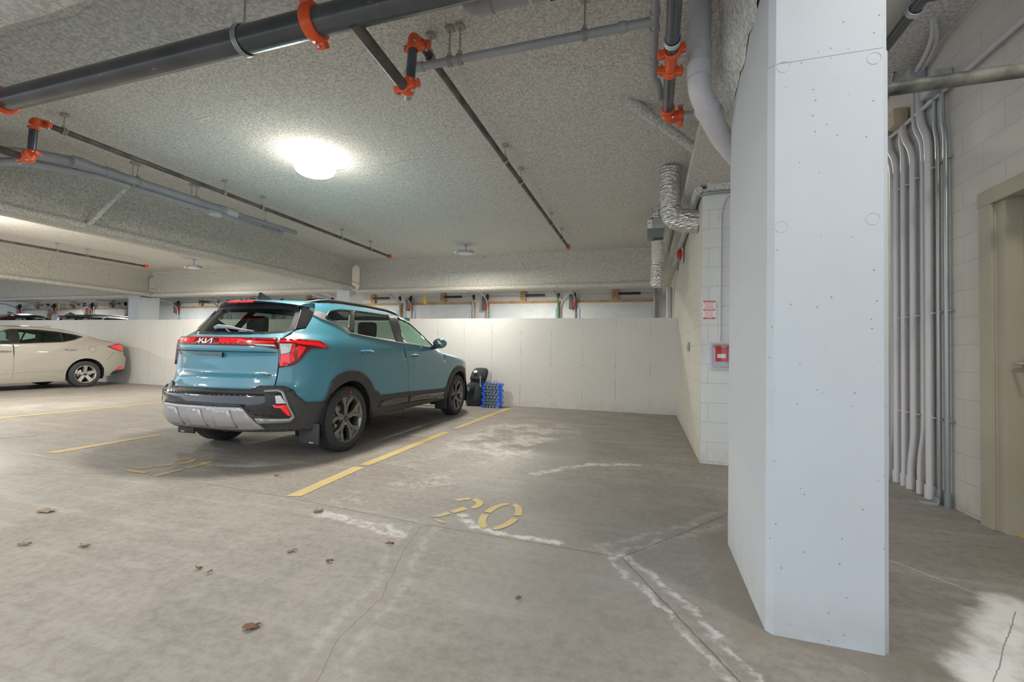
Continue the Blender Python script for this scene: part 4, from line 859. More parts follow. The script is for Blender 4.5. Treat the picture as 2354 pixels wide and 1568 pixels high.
def patch(sh,name,outer,holes,m,parent,off=0,gu=.05,gz=.03,thick=.006,label=None,zrange=None):
    vs=[];ed=[];fs=[];V=[];outer=clean(outer); holes=[clean(h) for h in holes]
    P=[]
    for lp in [outer]+holes:
        b=len(P); P+=lp; ed+=[(b+i,b+(i+1)%len(lp)) for i in range(len(lp))]
    u0=min(p[0] for p in outer);u1=max(p[0] for p in outer);z0=min(p[1] for p in outer);z1=max(p[1] for p in outer)
    dist=lambda p:min((p[0]-q[0])**2+(p[1]-q[1])**2 for q in P)
    nu=int((u1-u0)/gu)+1; nz=int((z1-z0)/gz)+1
    for i in range(nu+1):
        for j in range(nz+1):
            p=(u0+i*gu+(j%2)*gu*.0,z0+j*gz)
            if pin(p,outer) and not any(pin(p,h) for h in holes) and dist(p)>(.35*gz)**2: P.append(p)
    r_=delaunay_2d_cdt([Vector(p) for p in P],ed,[],0,1e-6)
    vv,ff=r_[0],r_[2]
    for f_ in ff:
        c=(sum(vv[i][0] for i in f_)/len(f_),sum(vv[i][1] for i in f_)/len(f_))
        if pin(c,outer) and not any(pin(c,h) for h in holes): fs.append(tuple(f_))
    used=sorted({i for f_ in fs for i in f_}); idx={a:i for i,a in enumerate(used)}
    mb=MB().add([sh.pt(vv[a][0],vv[a][1],off) for a in used],[tuple(idx[i] for i in f_) for f_ in fs],True)
    o=mb.build(name,m,parent,label,recalc=False)
    bm=bmesh.new(); bm.from_mesh(o.data)
    nn=sum((f_.normal.dot(f_.calc_center_median()-Vector((0,1.3,.7))) for f_ in bm.faces))
    if nn<0:
        for f_ in bm.faces: f_.normal_flip()
    bm.to_mesh(o.data); bm.free()
    for p in o.data.polygons: p.use_smooth=True
    if thick:
        md=o.modifiers.new('t','SOLIDIFY'); md.thickness=thick; md.offset=-1; md.use_rim=thick>=.01
    return o
def strip_on(sh,pts,rad,name,m,parent,off=.002,n=6,sg=1,dens=.04):
    q=[]
    for a,b in zip(pts,pts[1:]):
        d=math.hypot(b[1]-a[1],b[2]-a[2]) if a[0]==b[0] else .2; k_=max(1,int(d/dens))
        Ua=sh.conv(a,sg); Ub=sh.conv(b,sg)
        for k in range(k_): t=k/k_; q.append(sh.pt(Ua[0]+(Ub[0]-Ua[0])*t,Ua[1]+(Ub[1]-Ua[1])*t,off))
    q.append(sh.pt(Ub[0],Ub[1],off)); return MB().tube(q,rad,n).build(name,m,parent)
def arc(cy,cz,r,a0,a1,n=14): return [('s',cy+r*math.cos(R(a0+(a1-a0)*k/n)),cz+r*math.sin(R(a0+(a1-a0)*k/n))) for k in range(n+1)]

def make_wheel(parent,x,y,Rt,Rr,side,rim_m,style,tw=.215,marks=False):
    w=bpy.data.objects.new('wheel',None); w.empty_display_size=.1; col.objects.link(w); w.parent=parent; w.location=(x,y,Rt)
    s=side; h=tw/2
    prof=[(-h*.9,Rr*1.02),(-h,Rr*1.10),(-h*1.0,Rt*.88),(-h*.86,Rt*.965),(-h*.72,Rt*.995)]
    for k in range(-2,3):
        gx=k*.034; prof+=[(gx-.005,Rt),(gx-.004,Rt-.008),(gx+.004,Rt-.008),(gx+.005,Rt)]
    prof+=[(h*.72,Rt*.995),(h*.86,Rt*.965),(h,Rt*.88),(h,Rr*1.10),(h*.9,Rr*1.02)]
    MB().lathe([(a*s,r) for a,r in prof],(0,0,0),(1,0,0),64).build('tyre',RUBBER,w)
    rim=MB(); rim.lathe([(s*-.09,Rr*1.03),(s*-.09,Rr*.93),(s*.07,Rr*.93),(s*.093,Rr*1.0),(s*.098,Rr*1.03),(s*.088,Rr*1.045)],(0,0,0),(1,0,0),64)
    rim.lathe([(s*-.03,.001),(s*-.03,.075),(s*.055,.07),(s*.068,.05),(s*.068,.001)],(0,0,0),(1,0,0),32)
    # spokes
    xf=s*.072
    def spoke(pts,wd,dep=.035):
        for (r1,a1,w1,x1),(r2,a2,w2,x2) in zip(pts,pts[1:]):
            p1=Vector((0,r1*math.cos(a1),r1*math.sin(a1))); p2=Vector((0,r2*math.cos(a2),r2*math.sin(a2))); d=(p2-p1); L_=d.length; d.normalize(); nrm=Vector((0,-d.z,d.y))
            q=[p1+nrm*w1,p1-nrm*w1,p2-nrm*w2,p2+nrm*w2]; xs=[x1,x1,x2,x2]
            top=[Vector((s*xx,p.y,p.z)) for p,xx in zip(q,xs)]; bot=[Vector((s*(xx-dep),(p+(nrm*.004 if i in(0,3) else -nrm*.004)).y,(p+(nrm*.004 if i in(0,3) else -nrm*.004)).z)) for i,(p,xx) in enumerate(zip(q,xs))]
            rim.add(top+bot,[(0,1,2,3),(7,6,5,4),(0,4,5,1),(1,5,6,2),(2,6,7,3),(3,7,4,0)])
    for k in range(5):
        a=2*PI*k/5+PI/2
        if style=='suv':
            for g in(-1,1):
                spoke([(.045,a+g*.30,.0125,.066),(.120,a+g*.135,.0145,.070),(Rr*.66,a+g*.17,.020,.074),(Rr*.985,a+g*.335,.021,.088)],.02)
            spoke([(Rr*.66,a,.004,.055),(Rr*.98,a,.060,.070)],.02)
        else:
            for g in(-1,1): spoke([(.04,a+g*.42,.019,.066),(Rr*.5,a+g*.17,.016,.074),(Rr*.98,a+g*.115,.014,.088)],.02)
            spoke([(Rr*.45,a,.006,.066),(Rr*.98,a,.006,.074)],.01)
    rim.build('rim',rim_m,w)
    MB().lathe([(s*-.05,.001),(s*-.05,Rr*.93)],(0,0,0),(1,0,0),40).build('brake_backing',LINER,w)
    MB().lathe([(s*-.03,.06),(s*-.03,Rr*.62),(s*-.018,Rr*.62),(s*-.018,.06)],(0,0,0),(1,0,0),40).build('brake_disc',STEEL,w)
    MB().box((s*-.01,-Rr*.60,.02),(.05,.07,.12),bev=.01).build('brake_caliper',mat('dull_caliper',(.35,.34,.30),.4,.5),w)
    MB().lathe([(s*.066,.030),(s*.074,.030),(s*.077,.024),(s*.077,.001)],(0,0,0),(1,0,0),24).build('centre_cap',GLOSSK,w)
    for k in range(5):
        a=2*PI*k/5+PI/2+PI/5; MB().lathe([(s*.05,.012),(s*.073,.010),(s*.073,.001)],(0,.058*math.cos(a),.058*math.sin(a)),(1,0,0),8).build('wheel_nut',ZINC if k==2 else TRIMK,w)
    if marks:
        MB().box((s*(h+.001),.02,Rt*.80),(.003,.012,.03)).build('tyre_mark',mat('red_dot',(.9,.03,.01),.5),w)
    return w
def seat(parent,x,y,z=.45,bench=False,w=.26):
    t=MB().box((x,y,z),(w*2,.5,.16),bev=.05)
    M=Matrix.Rotation(R(12),3,'X'); t.box((x,y-.27,z+.36),(w*2,.14,.62),M=M,bev=.05)
    s=t.build('seat',INTER,parent)
    for xx in ((x,) if not bench else (x-w*.62,x+w*.62)):
        MB().tube([(xx-.05,y-.33,z+.62),(xx-.05,y-.35,z+.76)],.006,6).tube([(xx+.05,y-.33,z+.62),(xx+.05,y-.35,z+.76)],.006,6).box((xx,y-.35,z+.785),(.25,.10,.20),bev=.045).build('headrest',INTER,s)
def loft_roof(sh,name,m,parent,ys,zt,crown,off=0.0,nx=14,pw=2.2,thick=.012):
    vs=[];fs=[]
    for y in ys:
        z=lin(zt,y); U=sh.S(y,z)[0]; e=sh.pt(U,z)
        for j in range(nx+1):
            t=-1+2*j/nx; vs.append((e.x*t,e.y+0*t,z+crown*(1-abs(t)**pw)+off))
    N=nx+1
    for i in range(len(ys)-1):
        for j in range(nx): a=i*N+j; fs.append((a,a+1,a+N+1,a+N))
    o=MB().add(vs,fs,True).build(name,m,parent,recalc=False)
    if thick: md=o.modifiers.new('t','SOLIDIFY'); md.thickness=thick
    return o

def emblem(parent,o,wd,ht,dx,dz,ny,m,name='emblem'):
    # a connected K-shaped and zig-zag wordmark in a plane spanned by dx (along) and dz (up)
    o=Vector(o);dx=Vector(dx).normalized();dz=Vector(dz).normalized();nn=Vector(ny).normalized(); mb=MB(); W=wd;H=ht
    P=lambda u,v:(u*W,v*H)
    strokes=[((.02,0),(.09,1)),((.07,.36),(.34,1)),((.17,.52),(.36,0)),((.43,0),(.50,1)),((.45,0),(.87,1)),((.83,0),(.90,1))]
    sw=.036*W
    for (a,b) in strokes[:]:
        a=Vector(P(*a));b=Vector(P(*b)); d=(b-a)
        hx=Vector((sw,0)) if abs(d.y)>abs(d.x)*.25 else Vector((0,-sw*.8))
        if abs(d.y)>abs(d.x)*.25: q=[a-hx,a+hx,b+hx,b-hx]
        else: q=[a,a+hx,b+hx,b]
        vs=[o+dx*(p.x-W/2)+dz*(p.y-H/2) for p in q]; mb.add([v+nn*.004 for v in vs]+[v-nn*.002 for v in vs],[(0,1,2,3),(7,6,5,4),(0,4,5,1),(1,5,6,2),(2,6,7,3),(3,7,4,0)])
    return mb.build(name,m,parent)

def suv(lab,loc,rz,pm,detail=True,group=None):
    t=thing('car',lab,'car',loc,rz)
    def extra(v,k):
        x,y,z=v
        # recessed number-plate panel and its ledges on the hatch
        if y<-.4:
            fx=max(0,min(1,(.62-abs(x))/.10)); g=lambda a,b:max(0,min(1,(z-a)/(b-a)))
            fz=g(.775,.815)*(1-g(.985,1.012)); fx=fx*fx*(3-2*fx); v=Vector((x,y+.035*fx*fz,z))
        # haunches and a door hollow
        hx=.010*math.exp(-((v.y)/.45)**2)*math.exp(-((z-.85)/.18)**2)+.010*math.exp(-((v.y-2.86)/.45)**2)*math.exp(-((z-.85)/.18)**2)
        hx-=.014*math.exp(-((v.y-1.4)/.7)**2)*math.exp(-((z-.66)/.10)**2)
        if abs(x)>.5: v.x+=hx*(1 if x>0 else -1)
        return v
    W=[(.2,.84),(.3,.86),(.5,.88),(.7,.888),(.85,.888),(.98,.878),(1.08,.858),(1.15,.835),(1.3,.77),(1.45,.705),(1.53,.66),(1.6,.63)]
    YR=[(.2,-.80),(.32,-.84),(.42,-.915),(.52,-.93),(.64,-.925),(.67,-.87),(.75,-.855),(.95,-.865),(1.05,-.875),(1.12,-.865),(1.135,-.845),(1.165,-.73),(1.20,-.70),(1.42,-.46),(1.48,-.42),(1.6,-.36)]
    YF=[(.2,3.62),(.4,3.72),(.6,3.74),(.8,3.70),(.92,3.62),(.97,3.30),(1.02,2.95),(1.06,2.72),(1.25,2.32),(1.47,1.80),(1.6,1.5)]
    YCF=[(.2,2.85),(.9,2.85),(.96,2.5),(1.02,1.9),(1.06,1.72),(1.25,1.45),(1.47,1.22),(1.6,1.1)]
    sh=Shell(W,YR,YF,YCF,2.75,2.85,extra,[(.2,2.6),(.64,2.6),(.78,2.35),(1.0,2.25),(1.2,2.2),(1.5,2.4)])
    zt=[(-.45,1.480),(-.22,1.510),(.1,1.527),(.5,1.535),(1.0,1.528),(1.3,1.505),(1.55,1.465)]
    RC,Rt=.335,.335; yF=2.86
    def quarter(sg):
        roof=[('s',y,lin(zt,y)) for y in(-.22,-.1,.1,.4,.6,.8,1.0,1.2,1.4,1.55)]
        o=[('u',.652,.62),('u',.659,.713),('u',.678,.873),('u',.690,1.026),('u',.700,1.13),('u',.744,1.222),('u',.834,1.245),('u',.893,1.40),('u',.905,1.46)]+roof
        o+=[('s',1.75,1.37),('s',2.0,1.22),('s',2.22,1.09),('s',2.34,1.03),('s',2.7,1.0),('s',3.0,.965),('s',3.3,.92),('s',3.50,.86),('s',3.55,.6),('s',3.50,.5)]
        o+=arc(yF,RC,.43,25,180)+[('s',2.42,.44),('s',.45,.45)]+arc(0,RC,.415,12,140)+[('s',-.36,.54),('u',.90,.545),('u',.75,.62)]
        DLO=[('u',1.06,1.355),('u',1.125,1.41),('u',1.195,1.447),('s',.065,1.479),('s',.31,1.489),('s',1.0,1.502),('s',1.25,1.490),('s',1.55,1.432),('s',1.8,1.315),('s',2.08,1.13)]
        h=DLO+[('s',2.20,1.06),('s',2.27,1.01),('s',2.405,.717),('s',2.34,.427+.04),('s',.555,.49)]+arc(0,RC,.497,24,72)+[('s',.188,.853),('s',.094,1.087),('s',.07,1.21)]
        body=patch(sh,'body_panel',sh.curve(o,sg),[sh.curve(h,sg)],pm,t)
        # doors
        rd=[('s',.07,1.212),('s',.094,1.087),('s',.188,.853)]+arc(0,RC,.497,72,24)+[('s',.555,.49),('s',1.214,.485),('s',1.21,.763),('s',1.126,.968),('s',1.094,1.148),('s',.965,1.154),('s',.089,1.226)]
        fd=[('s',1.094,1.148),('s',1.126,.968),('s',1.21,.763),('s',1.214,.485),('s',2.34,.467),('s',2.405,.717),('s',2.27,1.01),('s',2.20,1.06),('s',2.06,1.098)]
        d1=patch(sh,'rear_door',inset(clean(sh.curve(rd,sg),.005),.0028),[],pm,t); d2=patch(sh,'front_door',inset(clean(sh.curve(fd,sg),.005),.0028),[],pm,t)
        # black frame round the glass
        dl=DLO+[('s',2.06,1.10),('s',1.13,1.146),('s',.965,1.155),('s',.089,1.228)]
        gl=[[('u',1.105,1.362),('u',1.16,1.415),('s',-.04,1.445),('s',.20,1.468),('s',.075,1.262)],[('s',.143,1.220),('s',.295,1.472),('s',.98,1.484),('s',.960,1.170)],[('s',1.172,1.160),('s',1.20,1.475),('s',1.27,1.463),('s',1.55,1.402),('s',1.75,1.305),('s',2.0,1.130),('s',1.96,1.122)]]
        fr=patch(sh,'window_frame',sh.curve(dl,sg),[sh.curve(g,sg) for g in gl],TRIMK,t,off=.003,thick=.012)
        for g,mm in zip(gl,(G_DARK,G_DARK,G_SIDE)): patch(sh,'side_window',sh.curve(g,sg),[],mm,fr,off=-.004,gu=.09,gz=.07,thick=0)
        strip_on(sh,[('u',.885,1.385),('u',1.0,1.350),('u',1.10,1.332),('u',1.30,1.302),('s',.085,1.222),('s',.50,1.184),('s',.98,1.149),('s',1.6,1.120),('s',2.10,1.094)],.0075,'belt_trim',SATIN,t,.004,6,sg)
        patch(sh,'pillar_trim',sh.curve([('u',.880,1.380),('u',.905,1.425),('u',1.02,1.418),('u',1.118,1.400),('u',1.065,1.358),('u',1.12,1.330),('u',1.0,1.350)],sg),[],SATIN,t,off=.006)
        # cladding: arches and sill
        ra=[('s',.557,.524),('s',.50,.58)]+arc(0,RC,.500,32,112,10)+[('s',-.27,.742),('s',-.325,.62),('s',-.36,.555),('s',-.44,.535),('s',-.42,.30)]+arc(0,RC,.392,174,-5)+[('s',.50,.34)]
        patch(sh,'wheel_arch_trim',sh.curve(ra,sg),[],CLAD,t,off=.012,thick=.025)
        fa=arc(yF,RC,.485,168,15)+[('s',3.38,.30)]+arc(yF,RC,.392,-3,185)+[('s',2.42,.32)]
        patch(sh,'wheel_arch_trim',sh.curve(fa,sg),[],CLAD,t,off=.012,thick=.025)
        sl=[('s',.53,.525),('s',1.18,.517),('s',2.27,.484),('s',2.42,.50),('s',2.44,.30),('s',.42,.305)]
        a_=patch(sh,'sill_cladding',sh.curve(sl,sg),[],CLAD,t,off=.010,thick=.025)
        patch(sh,'sill_accent',sh.curve([('s',.60,.46),('s',1.195,.452),('s',1.195,.378),('s',.54,.392)],sg),[],GLOSSK,a_,off=.018,thick=.01)
        patch(sh,'sill_accent',sh.curve([('s',1.225,.452),('s',2.30,.425),('s',2.33,.336),('s',1.225,.375)],sg),[],GLOSSK,a_,off=.018,thick=.01)
        # handles and mirror
        for y0,z0,dd in((.165,1.028,d1),(1.245,.988,d2)):
            p=[sh.pt(sh.S(y0+k*.24/6,z0-.01*k/6,sg)[0],z0-.012*k/6,.012+.030*math.sin(PI*k/6)) for k in range(7)]
            MB().tube(p,[.010,.014,.016,.016,.016,.014,.010],10).build('door_handle',pm,dd)
            c=sh.pt(sh.S(y0+.12,z0-.01,sg)[0],z0-.02,.001); MB().ell(c,(.004,.07,.034),14,8).build('handle_cup',TRIMK if False else pm,dd)
        mx=sg*.985; mb=MB(); mb.ell((mx,1.90,1.165),(.105,.085,.075),18,12); mi=mb.build('door_mirror',pm,t); MB().ell((mx,1.852,1.165),(.088,.045,.058),16,10).build('mirror_glass',mat('mirror_glass',(.35,.42,.42),.05,1),mi)
        MB().tube([(sg*.84,1.93,1.10),(sg*.95,1.91,1.12)],[.03,.03],10).build('mirror_stalk',TRIMK,mi)
        # roof rail
        pts=[]
        for k in range(17):
            y=-.27+1.58*k/16; z=lin(zt,y); e=sh.pt(sh.S(y,z)[0],z); h_=.026*min(1,min(k,16-k)/1.6)
            pts.append((sg*(e.x-.03),y,z+.006+h_))
        MB().tube(pts,[.012]+[.019]*15+[.012],8).build('roof_rail',mat('rail_grey',(.07,.07,.072),.4,.3),t)
        return body
    for sg in(1,-1): quarter(sg)
    # wheel wells
    for y in(0,yF):
        for sg in(1,-1):
            vs=[];fs=[]; n=16
            for k in range(n+1):
                a=R(-20+220*k/n)
                for x in(.56,.885): vs.append((sg*x,y+.40*math.cos(a),RC+.40*math.sin(a)))
            for k in range(n): fs.append((2*k,2*k+1,2*k+3,2*k+2))
            c=len(vs); vs.append((sg*.56,y,RC)); fs+=[(2*k,2*k+2,c) for k in range(n)]
            MB().add(vs,fs,True).build('wheel_liner',LINER,t,recalc=False)
    # hatch
    M2=lambda P:P+[('u',-u,z) for _,u,z in P[::-1]]
    hp=M2([('u',.0,.645),('u',.644,.645),('u',.651,.713),('u',.670,.873),('u',.682,1.026),('u',.692,1.13),('u',.735,1.219),('u',.66,1.188),('u',.5,1.170),('u',.3,1.165),('u',.0,1.162)])
    hatch=patch(sh,'tailgate',sh.curve(hp),[],pm,t,gz=.018)
    rg=M2([('u',0,1.170),('u',.3,1.173),('u',.5,1.178),('u',.655,1.196),('u',.725,1.226),('u',.718,1.33),('u',.71,1.425),('u',.64,1.470),('u',0,1.475)])
    win=patch(sh,'rear_window',sh.curve(rg),[],G_DARK,t,off=-.002,thick=0,gu=.06)
    bd=M2([('u',0,1.164),('u',.3,1.167),('u',.5,1.172),('u',.66,1.190),('u',.735,1.222),('u',.725,1.33),('u',.72,1.43),('u',.66,1.485),('u',0,1.488)])
    inn=M2([('u',0,1.190),('u',.3,1.193),('u',.5,1.198),('u',.63,1.212),('u',.69,1.24),('u',.685,1.33),('u',.675,1.405),('u',.60,1.430),('u',0,1.432)])
    patch(sh,'window_border',sh.curve(bd),[sh.curve(inn)],TRIMK,win,off=.001,thick=0)
    for sg in(1,-1):
        patch(sh,'window_fin',sh.curve([('u',.742,1.228),('u',.830,1.250),('u',.888,1.405),('u',.80,1.445),('u',.69,1.490),('u',.732,1.425),('u',.737,1.33)],sg),[],GLOSSK,t,off=.006)
        MB().tube([sh.pt(sg*u,z,.009) for u,z in((.741,1.226),(.736,1.33),(.730,1.425))],.004,6).build('fin_edge',SATIN,t)
    roof_ys=[-.36,-.3,-.22,-.1,0,.15,.3,.45,.6,.75,.9,1.05,1.2,1.33,1.45,1.55]
    loft_roof(sh,'roof',pm,t,roof_ys,zt,.035)
    # spoiler
    vs=[];fs=[];N=21
    for i,(q,zo) in enumerate(((0,.012),(.35,.010),(.75,.004),(1.0,-.006),(1.0,-.034),(.5,-.045),(.0,-.05))):
        for j in range(N):
            x=(-.60+1.2*j/(N-1))*(1-.10*q); e=abs(-1+2*j/(N-1)); yl=-.545+.20*e**2.4; y0=-.20; y=y0+(yl-y0)*q; z=1.510+.028*(1-e**2.2)-.006*q
            vs.append((x*(1 if q<.8 else .985),y,z+zo-(.022*q if zo>-.02 else 0)))
    for i in range(6):
        for j in range(N-1): a=i*N+j; fs.append((a,a+1,a+N+1,a+N))
    sp=MB().add(vs[:4*N],fs[:3*(N-1)],True); sp.add(vs[::N][:7],[tuple(range(7))]); sp.add(vs[N-1::N][:7],[tuple(range(7))]); sp=sp.build('spoiler',pm,t)
    MB().add(vs[3*N:],[(a-3*N,b-3*N,c-3*N,d-3*N) for a,b,c,d in fs[3*(N-1):]],True).build('spoiler_underside',GLOSSK,sp,label='gloss black underside')
    mb=MB(); q=[]; 
    for k in range(9):
        x=-.155+.31*k/8; e=abs(x)/.54; q.append((x,-.547+.20*e**2.4,1.493))
    MB().tube(q,.010,8).build('high_brake_light',REDL,sp)
    MB().tube([(-.30,.35-.6,1.545),(-.30,-.17,1.60)],[.022,.006],8).build('roof_aerial',TRIMK,t); MB().prism([(-.36,1.545),(-.16,1.545),(-.20,1.556),(-.34,1.612)],'x',.02,.045).build('roof_fin',TRIMK,t)
    # lamps
    bar=patch(sh,'light_bar',sh.curve(M2([('u',0,1.128),('u',.33,1.127),('u',.675,1.130),('u',.684,1.038),('u',.558,1.062),('u',.30,1.064),('u',0,1.064)])),[],REDD,t,off=.014,thick=.02,gz=.02)
    for sg in(1,-1): patch(sh,'light_bar_glow',sh.curve([('u',.16,1.118),('u',.42,1.116),('u',.44,1.106),('u',.66,1.104),('u',.66,1.086),('u',.46,1.084),('u',.17,1.082)],sg),[],REDL,bar,off=.017,thick=.004)
    for sg in(1,-1):
        patch(sh,'bar_white_lens',sh.curve([('u',.49,1.078),('u',.66,1.074),('u',.66,1.060),('u',.53,1.066)],sg),[],WHL,bar,off=.0172,thick=.003,gz=.02)
        lp=[('u',.690,1.131),('u',.796,1.130),('u',.92,1.128),('u',1.024,1.122),('u',1.115,1.067),('u',1.10,1.052),('u',.931,1.049),('u',.884,1.013),('u',.84,.955),('u',.80,.914),('u',.75,.886),('u',.676,.868)]
        l=patch(sh,'tail_lamp',sh.curve(lp,sg),[],REDD,t,off=.014,thick=.02,gz=.02,gu=.03)
        patch(sh,'lamp_strip',sh.curve([('u',.695,1.112),('u',.80,1.113),('u',1.02,1.104),('u',1.10,1.066),('u',1.07,1.058),('u',.95,1.075),('u',.83,1.085),('u',.80,1.098),('u',.695,1.096)],sg),[],REDL,l,off=.017,thick=.004,gz=.02)
        patch(sh,'reversing_lens',sh.curve([('u',.694,1.086),('u',.780,1.088),('u',.758,1.014),('u',.74,1.004),('u',.698,.992)],sg),[],WHL,l,off=.017,thick=.004,gz=.02,label='white lens')
        patch(sh,'brake_lens',sh.curve([('u',.697,.986),('u',.74,.998),('u',.755,1.006),('u',.748,.908),('u',.685,.884)],sg),[],REDL,l,off=.017,thick=.004,gz=.02)
        patch(sh,'brake_lens',sh.curve([('u',.786,1.09),('u',.801,1.09),('u',.784,.935),('u',.754,.916),('u',.762,1.008)],sg),[],REDL,l,off=.0172,thick=.004,gz=.02)
        patch(sh,'side_lens',sh.curve([('u',.819,1.072),('u',.885,1.061),('u',.855,1.013),('u',.805,.952)],sg),[],REDL,l,off=.017,thick=.004,gz=.02)
    c=sh.pt(.02,1.098,.020); emblem(bar,c,.175,.044,(1,0,0),(0,0,1),(0,-1,0),SATIN if False else mat('bright_emblem',(.78,.79,.80),.25,.4))
    # plate recess, badge, creases, wiper
    pl=MB().b2((-.165,-.853,.975),(.165,-.838,1.0)).build('plate_lamp_housing',GLOSSK,t); MB().b2((.135,-.856,.955),(.165,-.84,.985)).build('housing_corner',GLOSSK,pl)
    patch(sh,'plate_recess_edge',sh.curve([('u',-.675,1.012),('u',.675,1.010),('u',.675,1.005),('u',-.675,1.007)]),[],LINER,hatch,off=.001,thick=0)
    patch(sh,'model_badge',sh.curve([('u',.542,.812),('u',.610,.806),('u',.615,.793),('u',.547,.799)]),[],CHROME,hatch,off=.004,thick=.003)
    q=[sh.pt(u,z,.018) for u,z in((-.15,1.212),(-.12,1.228),(.05,1.222),(.25,1.200),(.39,1.187))]; MB().tube(q,[.018,.022,.016,.009,.006],8).build('rear_wiper',mat('wiper_grey',(.30,.31,.35),.45),win)
    # bumper
    bp=[('s',-.44,.30),('r',.80,.27),('r',.45,.27),('r',-.45,.27),('r',-.80,.27),('sl',0,0)]
    up=[('r',-.44,.672),('r',.44,.672),('r',.56,.708),('r',.80,.708)]
    half=[('u',0,.672),('u',.49,.672),('u',.553,.709),('u',.719,.705),('u',.782,.668),('u',.897,.557),('u',1.03,.549),('u',1.085,.55),('u',1.110,.498),('u',1.045,.357),('u',.951,.284),('u',.870,.292),('u',.62,.30),('u',0,.31)]
    bump=patch(sh,'rear_bumper',clean(sh.curve(M2(half)),.004),[],CLAD,t,off=.014,thick=.03,gz=.022)
    gp=M2([('u',0,.640),('u',.627,.636),('u',.731,.640),('u',.80,.437),('u',.713,.436),('u',.563,.459),('u',.467,.540),('u',0,.545)])
    patch(sh,'gloss_bumper_panel',sh.curve(gp),[],GLOSSK,bump,off=.020,thick=.01,gz=.02)
    patch(sh,'mesh_strip',sh.curve(M2([('u',0,.562),('u',.452,.556),('u',.485,.528),('u',0,.530)])),[],RUBBER,bump,off=.026,thick=.01)
    sk=M2([('u',0,.532),('u',.472,.528),('u',.566,.404),('u',.612,.342),('u',.50,.335),('u',0,.345)])
    sk_o=patch(sh,'skid_plate',sh.curve(sk),[],SKID,bump,off=.034,thick=.02,gz=.02)
    for x in(-.30,0.0,.30): patch(sh,'skid_rib',sh.curve([('u',x-.075,.508),('u',x+.075,.508),('u',x+.11,.365),('u',x-.11,.365)]),[],SKID,sk_o,off=.044,thick=.010,gz=.02)
    for sg in(1,-1):
        patch(sh,'bumper_loop',sh.curve([('u',.611,.657),('u',.698,.667),('u',.735,.647),('u',.819,.429),('u',.783,.387),('u',.575,.392),('u',.562,.436),('u',.780,.420),('u',.798,.440),('u',.722,.640),('u',.695,.648),('u',.611,.644)],sg),[],SATIN,bump,off=.030,thick=.012,gz=.02,gu=.03)
        ho=patch(sh,'lamp_housing',sh.curve([('u',.624,.632),('u',.720,.630),('u',.793,.440),('u',.713,.440),('u',.636,.535)],sg),[],TRIMK,bump,off=.024,thick=.005,gz=.02,gu=.03)
        patch(sh,'reflector',sh.curve([('u',.678,.546),('u',.758,.541),('u',.790,.444),('u',.771,.446),('u',.724,.518),('u',.696,.522)],sg),[],REDL,ho,off=.030,thick=.006,gz=.02,gu=.03)
        patch(sh,'lower_white_lens',sh.curve([('u',.690,.622),('u',.720,.625),('u',.754,.556),('u',.70,.558)],sg),[],WHL,ho,off=.030,thick=.006,gz=.02,gu=.03)
        mf=MB(); mf.box((sg*.765,-.43,.245),(.225,.022,.20),bev=.01); m_=mf.build('mud_flap',mat('mud_flap_rubber',(.035,.036,.042),.5),t); emblem(m_,(sg*.80,-.443,.165),.045,.012,(1,0,0),(0,0,1),(0,-1,0),WHITET)
        MB().box((sg*.77,2.44,.22),(.20,.022,.16),bev=.01).build('mud_flap',MATS['mud_flap_rubber'],t)
        patch(sh,'side_marker',sh.curve([('s',3.33,.62),('s',3.37,.62),('s',3.37,.50),('s',3.34,.50)],sg),[],AMB,t,off=.012)
    # front
    loft_roof(sh,'bonnet',pm,t,[2.36,2.5,2.7,2.9,3.1,3.3,3.42,3.5],[(2.3,1.045),(2.7,1.0),(3.0,.965),(3.3,.92),(3.5,.86)],.055,0,16,2.6)
    fr=[('s',3.46,.88)]; U0=sh.S(3.5,.6)[0]; nose=[(U0-.02,.30),(U0-.02,.86),(sh.k4,.92),(sh.k4,.30)]
    for sg in(1,-1):
        q=[(sg*u,z) for u,z in nose]; q2=[]
        for a,b in zip(q,q[1:]+q[:1]):
            for k in range(10): q2.append((a[0]+(b[0]-a[0])*k/10,a[1]+(b[1]-a[1])*k/10))
        fo=patch(sh,'front_bumper',q2,[],pm,t,thick=.01)
        g=[(sg*(U0+.35),.66),(sg*(U0+.35),.80),(sg*(sh.k4-.01),.82),(sg*(sh.k4-.01),.64)]; patch(sh,'grille',g,[],GLOSSK,fo,off=.01)
        g=[(sg*(U0+.02),.70),(sg*(U0+.02),.80),(sg*(U0+.32),.82),(sg*(U0+.32),.70)]; patch(sh,'headlamp',g,[],WHL,fo,off=.012)
    a=[sh.S(1.55,1.465),sh.S(1.75,1.37),sh.S(2.0,1.22),sh.S(2.22,1.09),sh.S(2.36,1.045)]
    for sg in(1,-1):
        q=[(sg*u,z) for u,z in a]+[(sg*sh.k4,1.045),(sg*sh.k4,1.15),(sg*sh.k4,1.25),(sg*sh.k4,1.35),(sg*sh.k4,1.47)]
        patch(sh,'windscreen',q,[],G_SIDE,t,off=-.004,thick=0,gz=.05,gu=.1)
    MB().b2((-.62,1.50,1.47),(.62,1.66,1.51)).build('roof_front_rail',pm,t)
    # underside, cabin
    MB().b2((-.52,-.55,.30),(.52,3.3,.36)).b2((-.80,.48,.29),(.80,2.38,.34)).build('underbody',LINER,t)
    MB().box((-.05,-.45,.29),(.5,.2,.10),bev=.04).tube([(.20,-.4,.31),(.36,-.68,.31)],.022,12).build('exhaust',mat('dark_exhaust',(.10,.095,.09),.5,.6),t)
    MB().b2((-.55,-.50,.50),(.55,-.30,.98)).b2((-.74,1.95,.5),(.74,2.3,.98)).box((0,2.0,1.0),(1.4,.35,.14),bev=.05).build('cabin_trim',INTER,t)
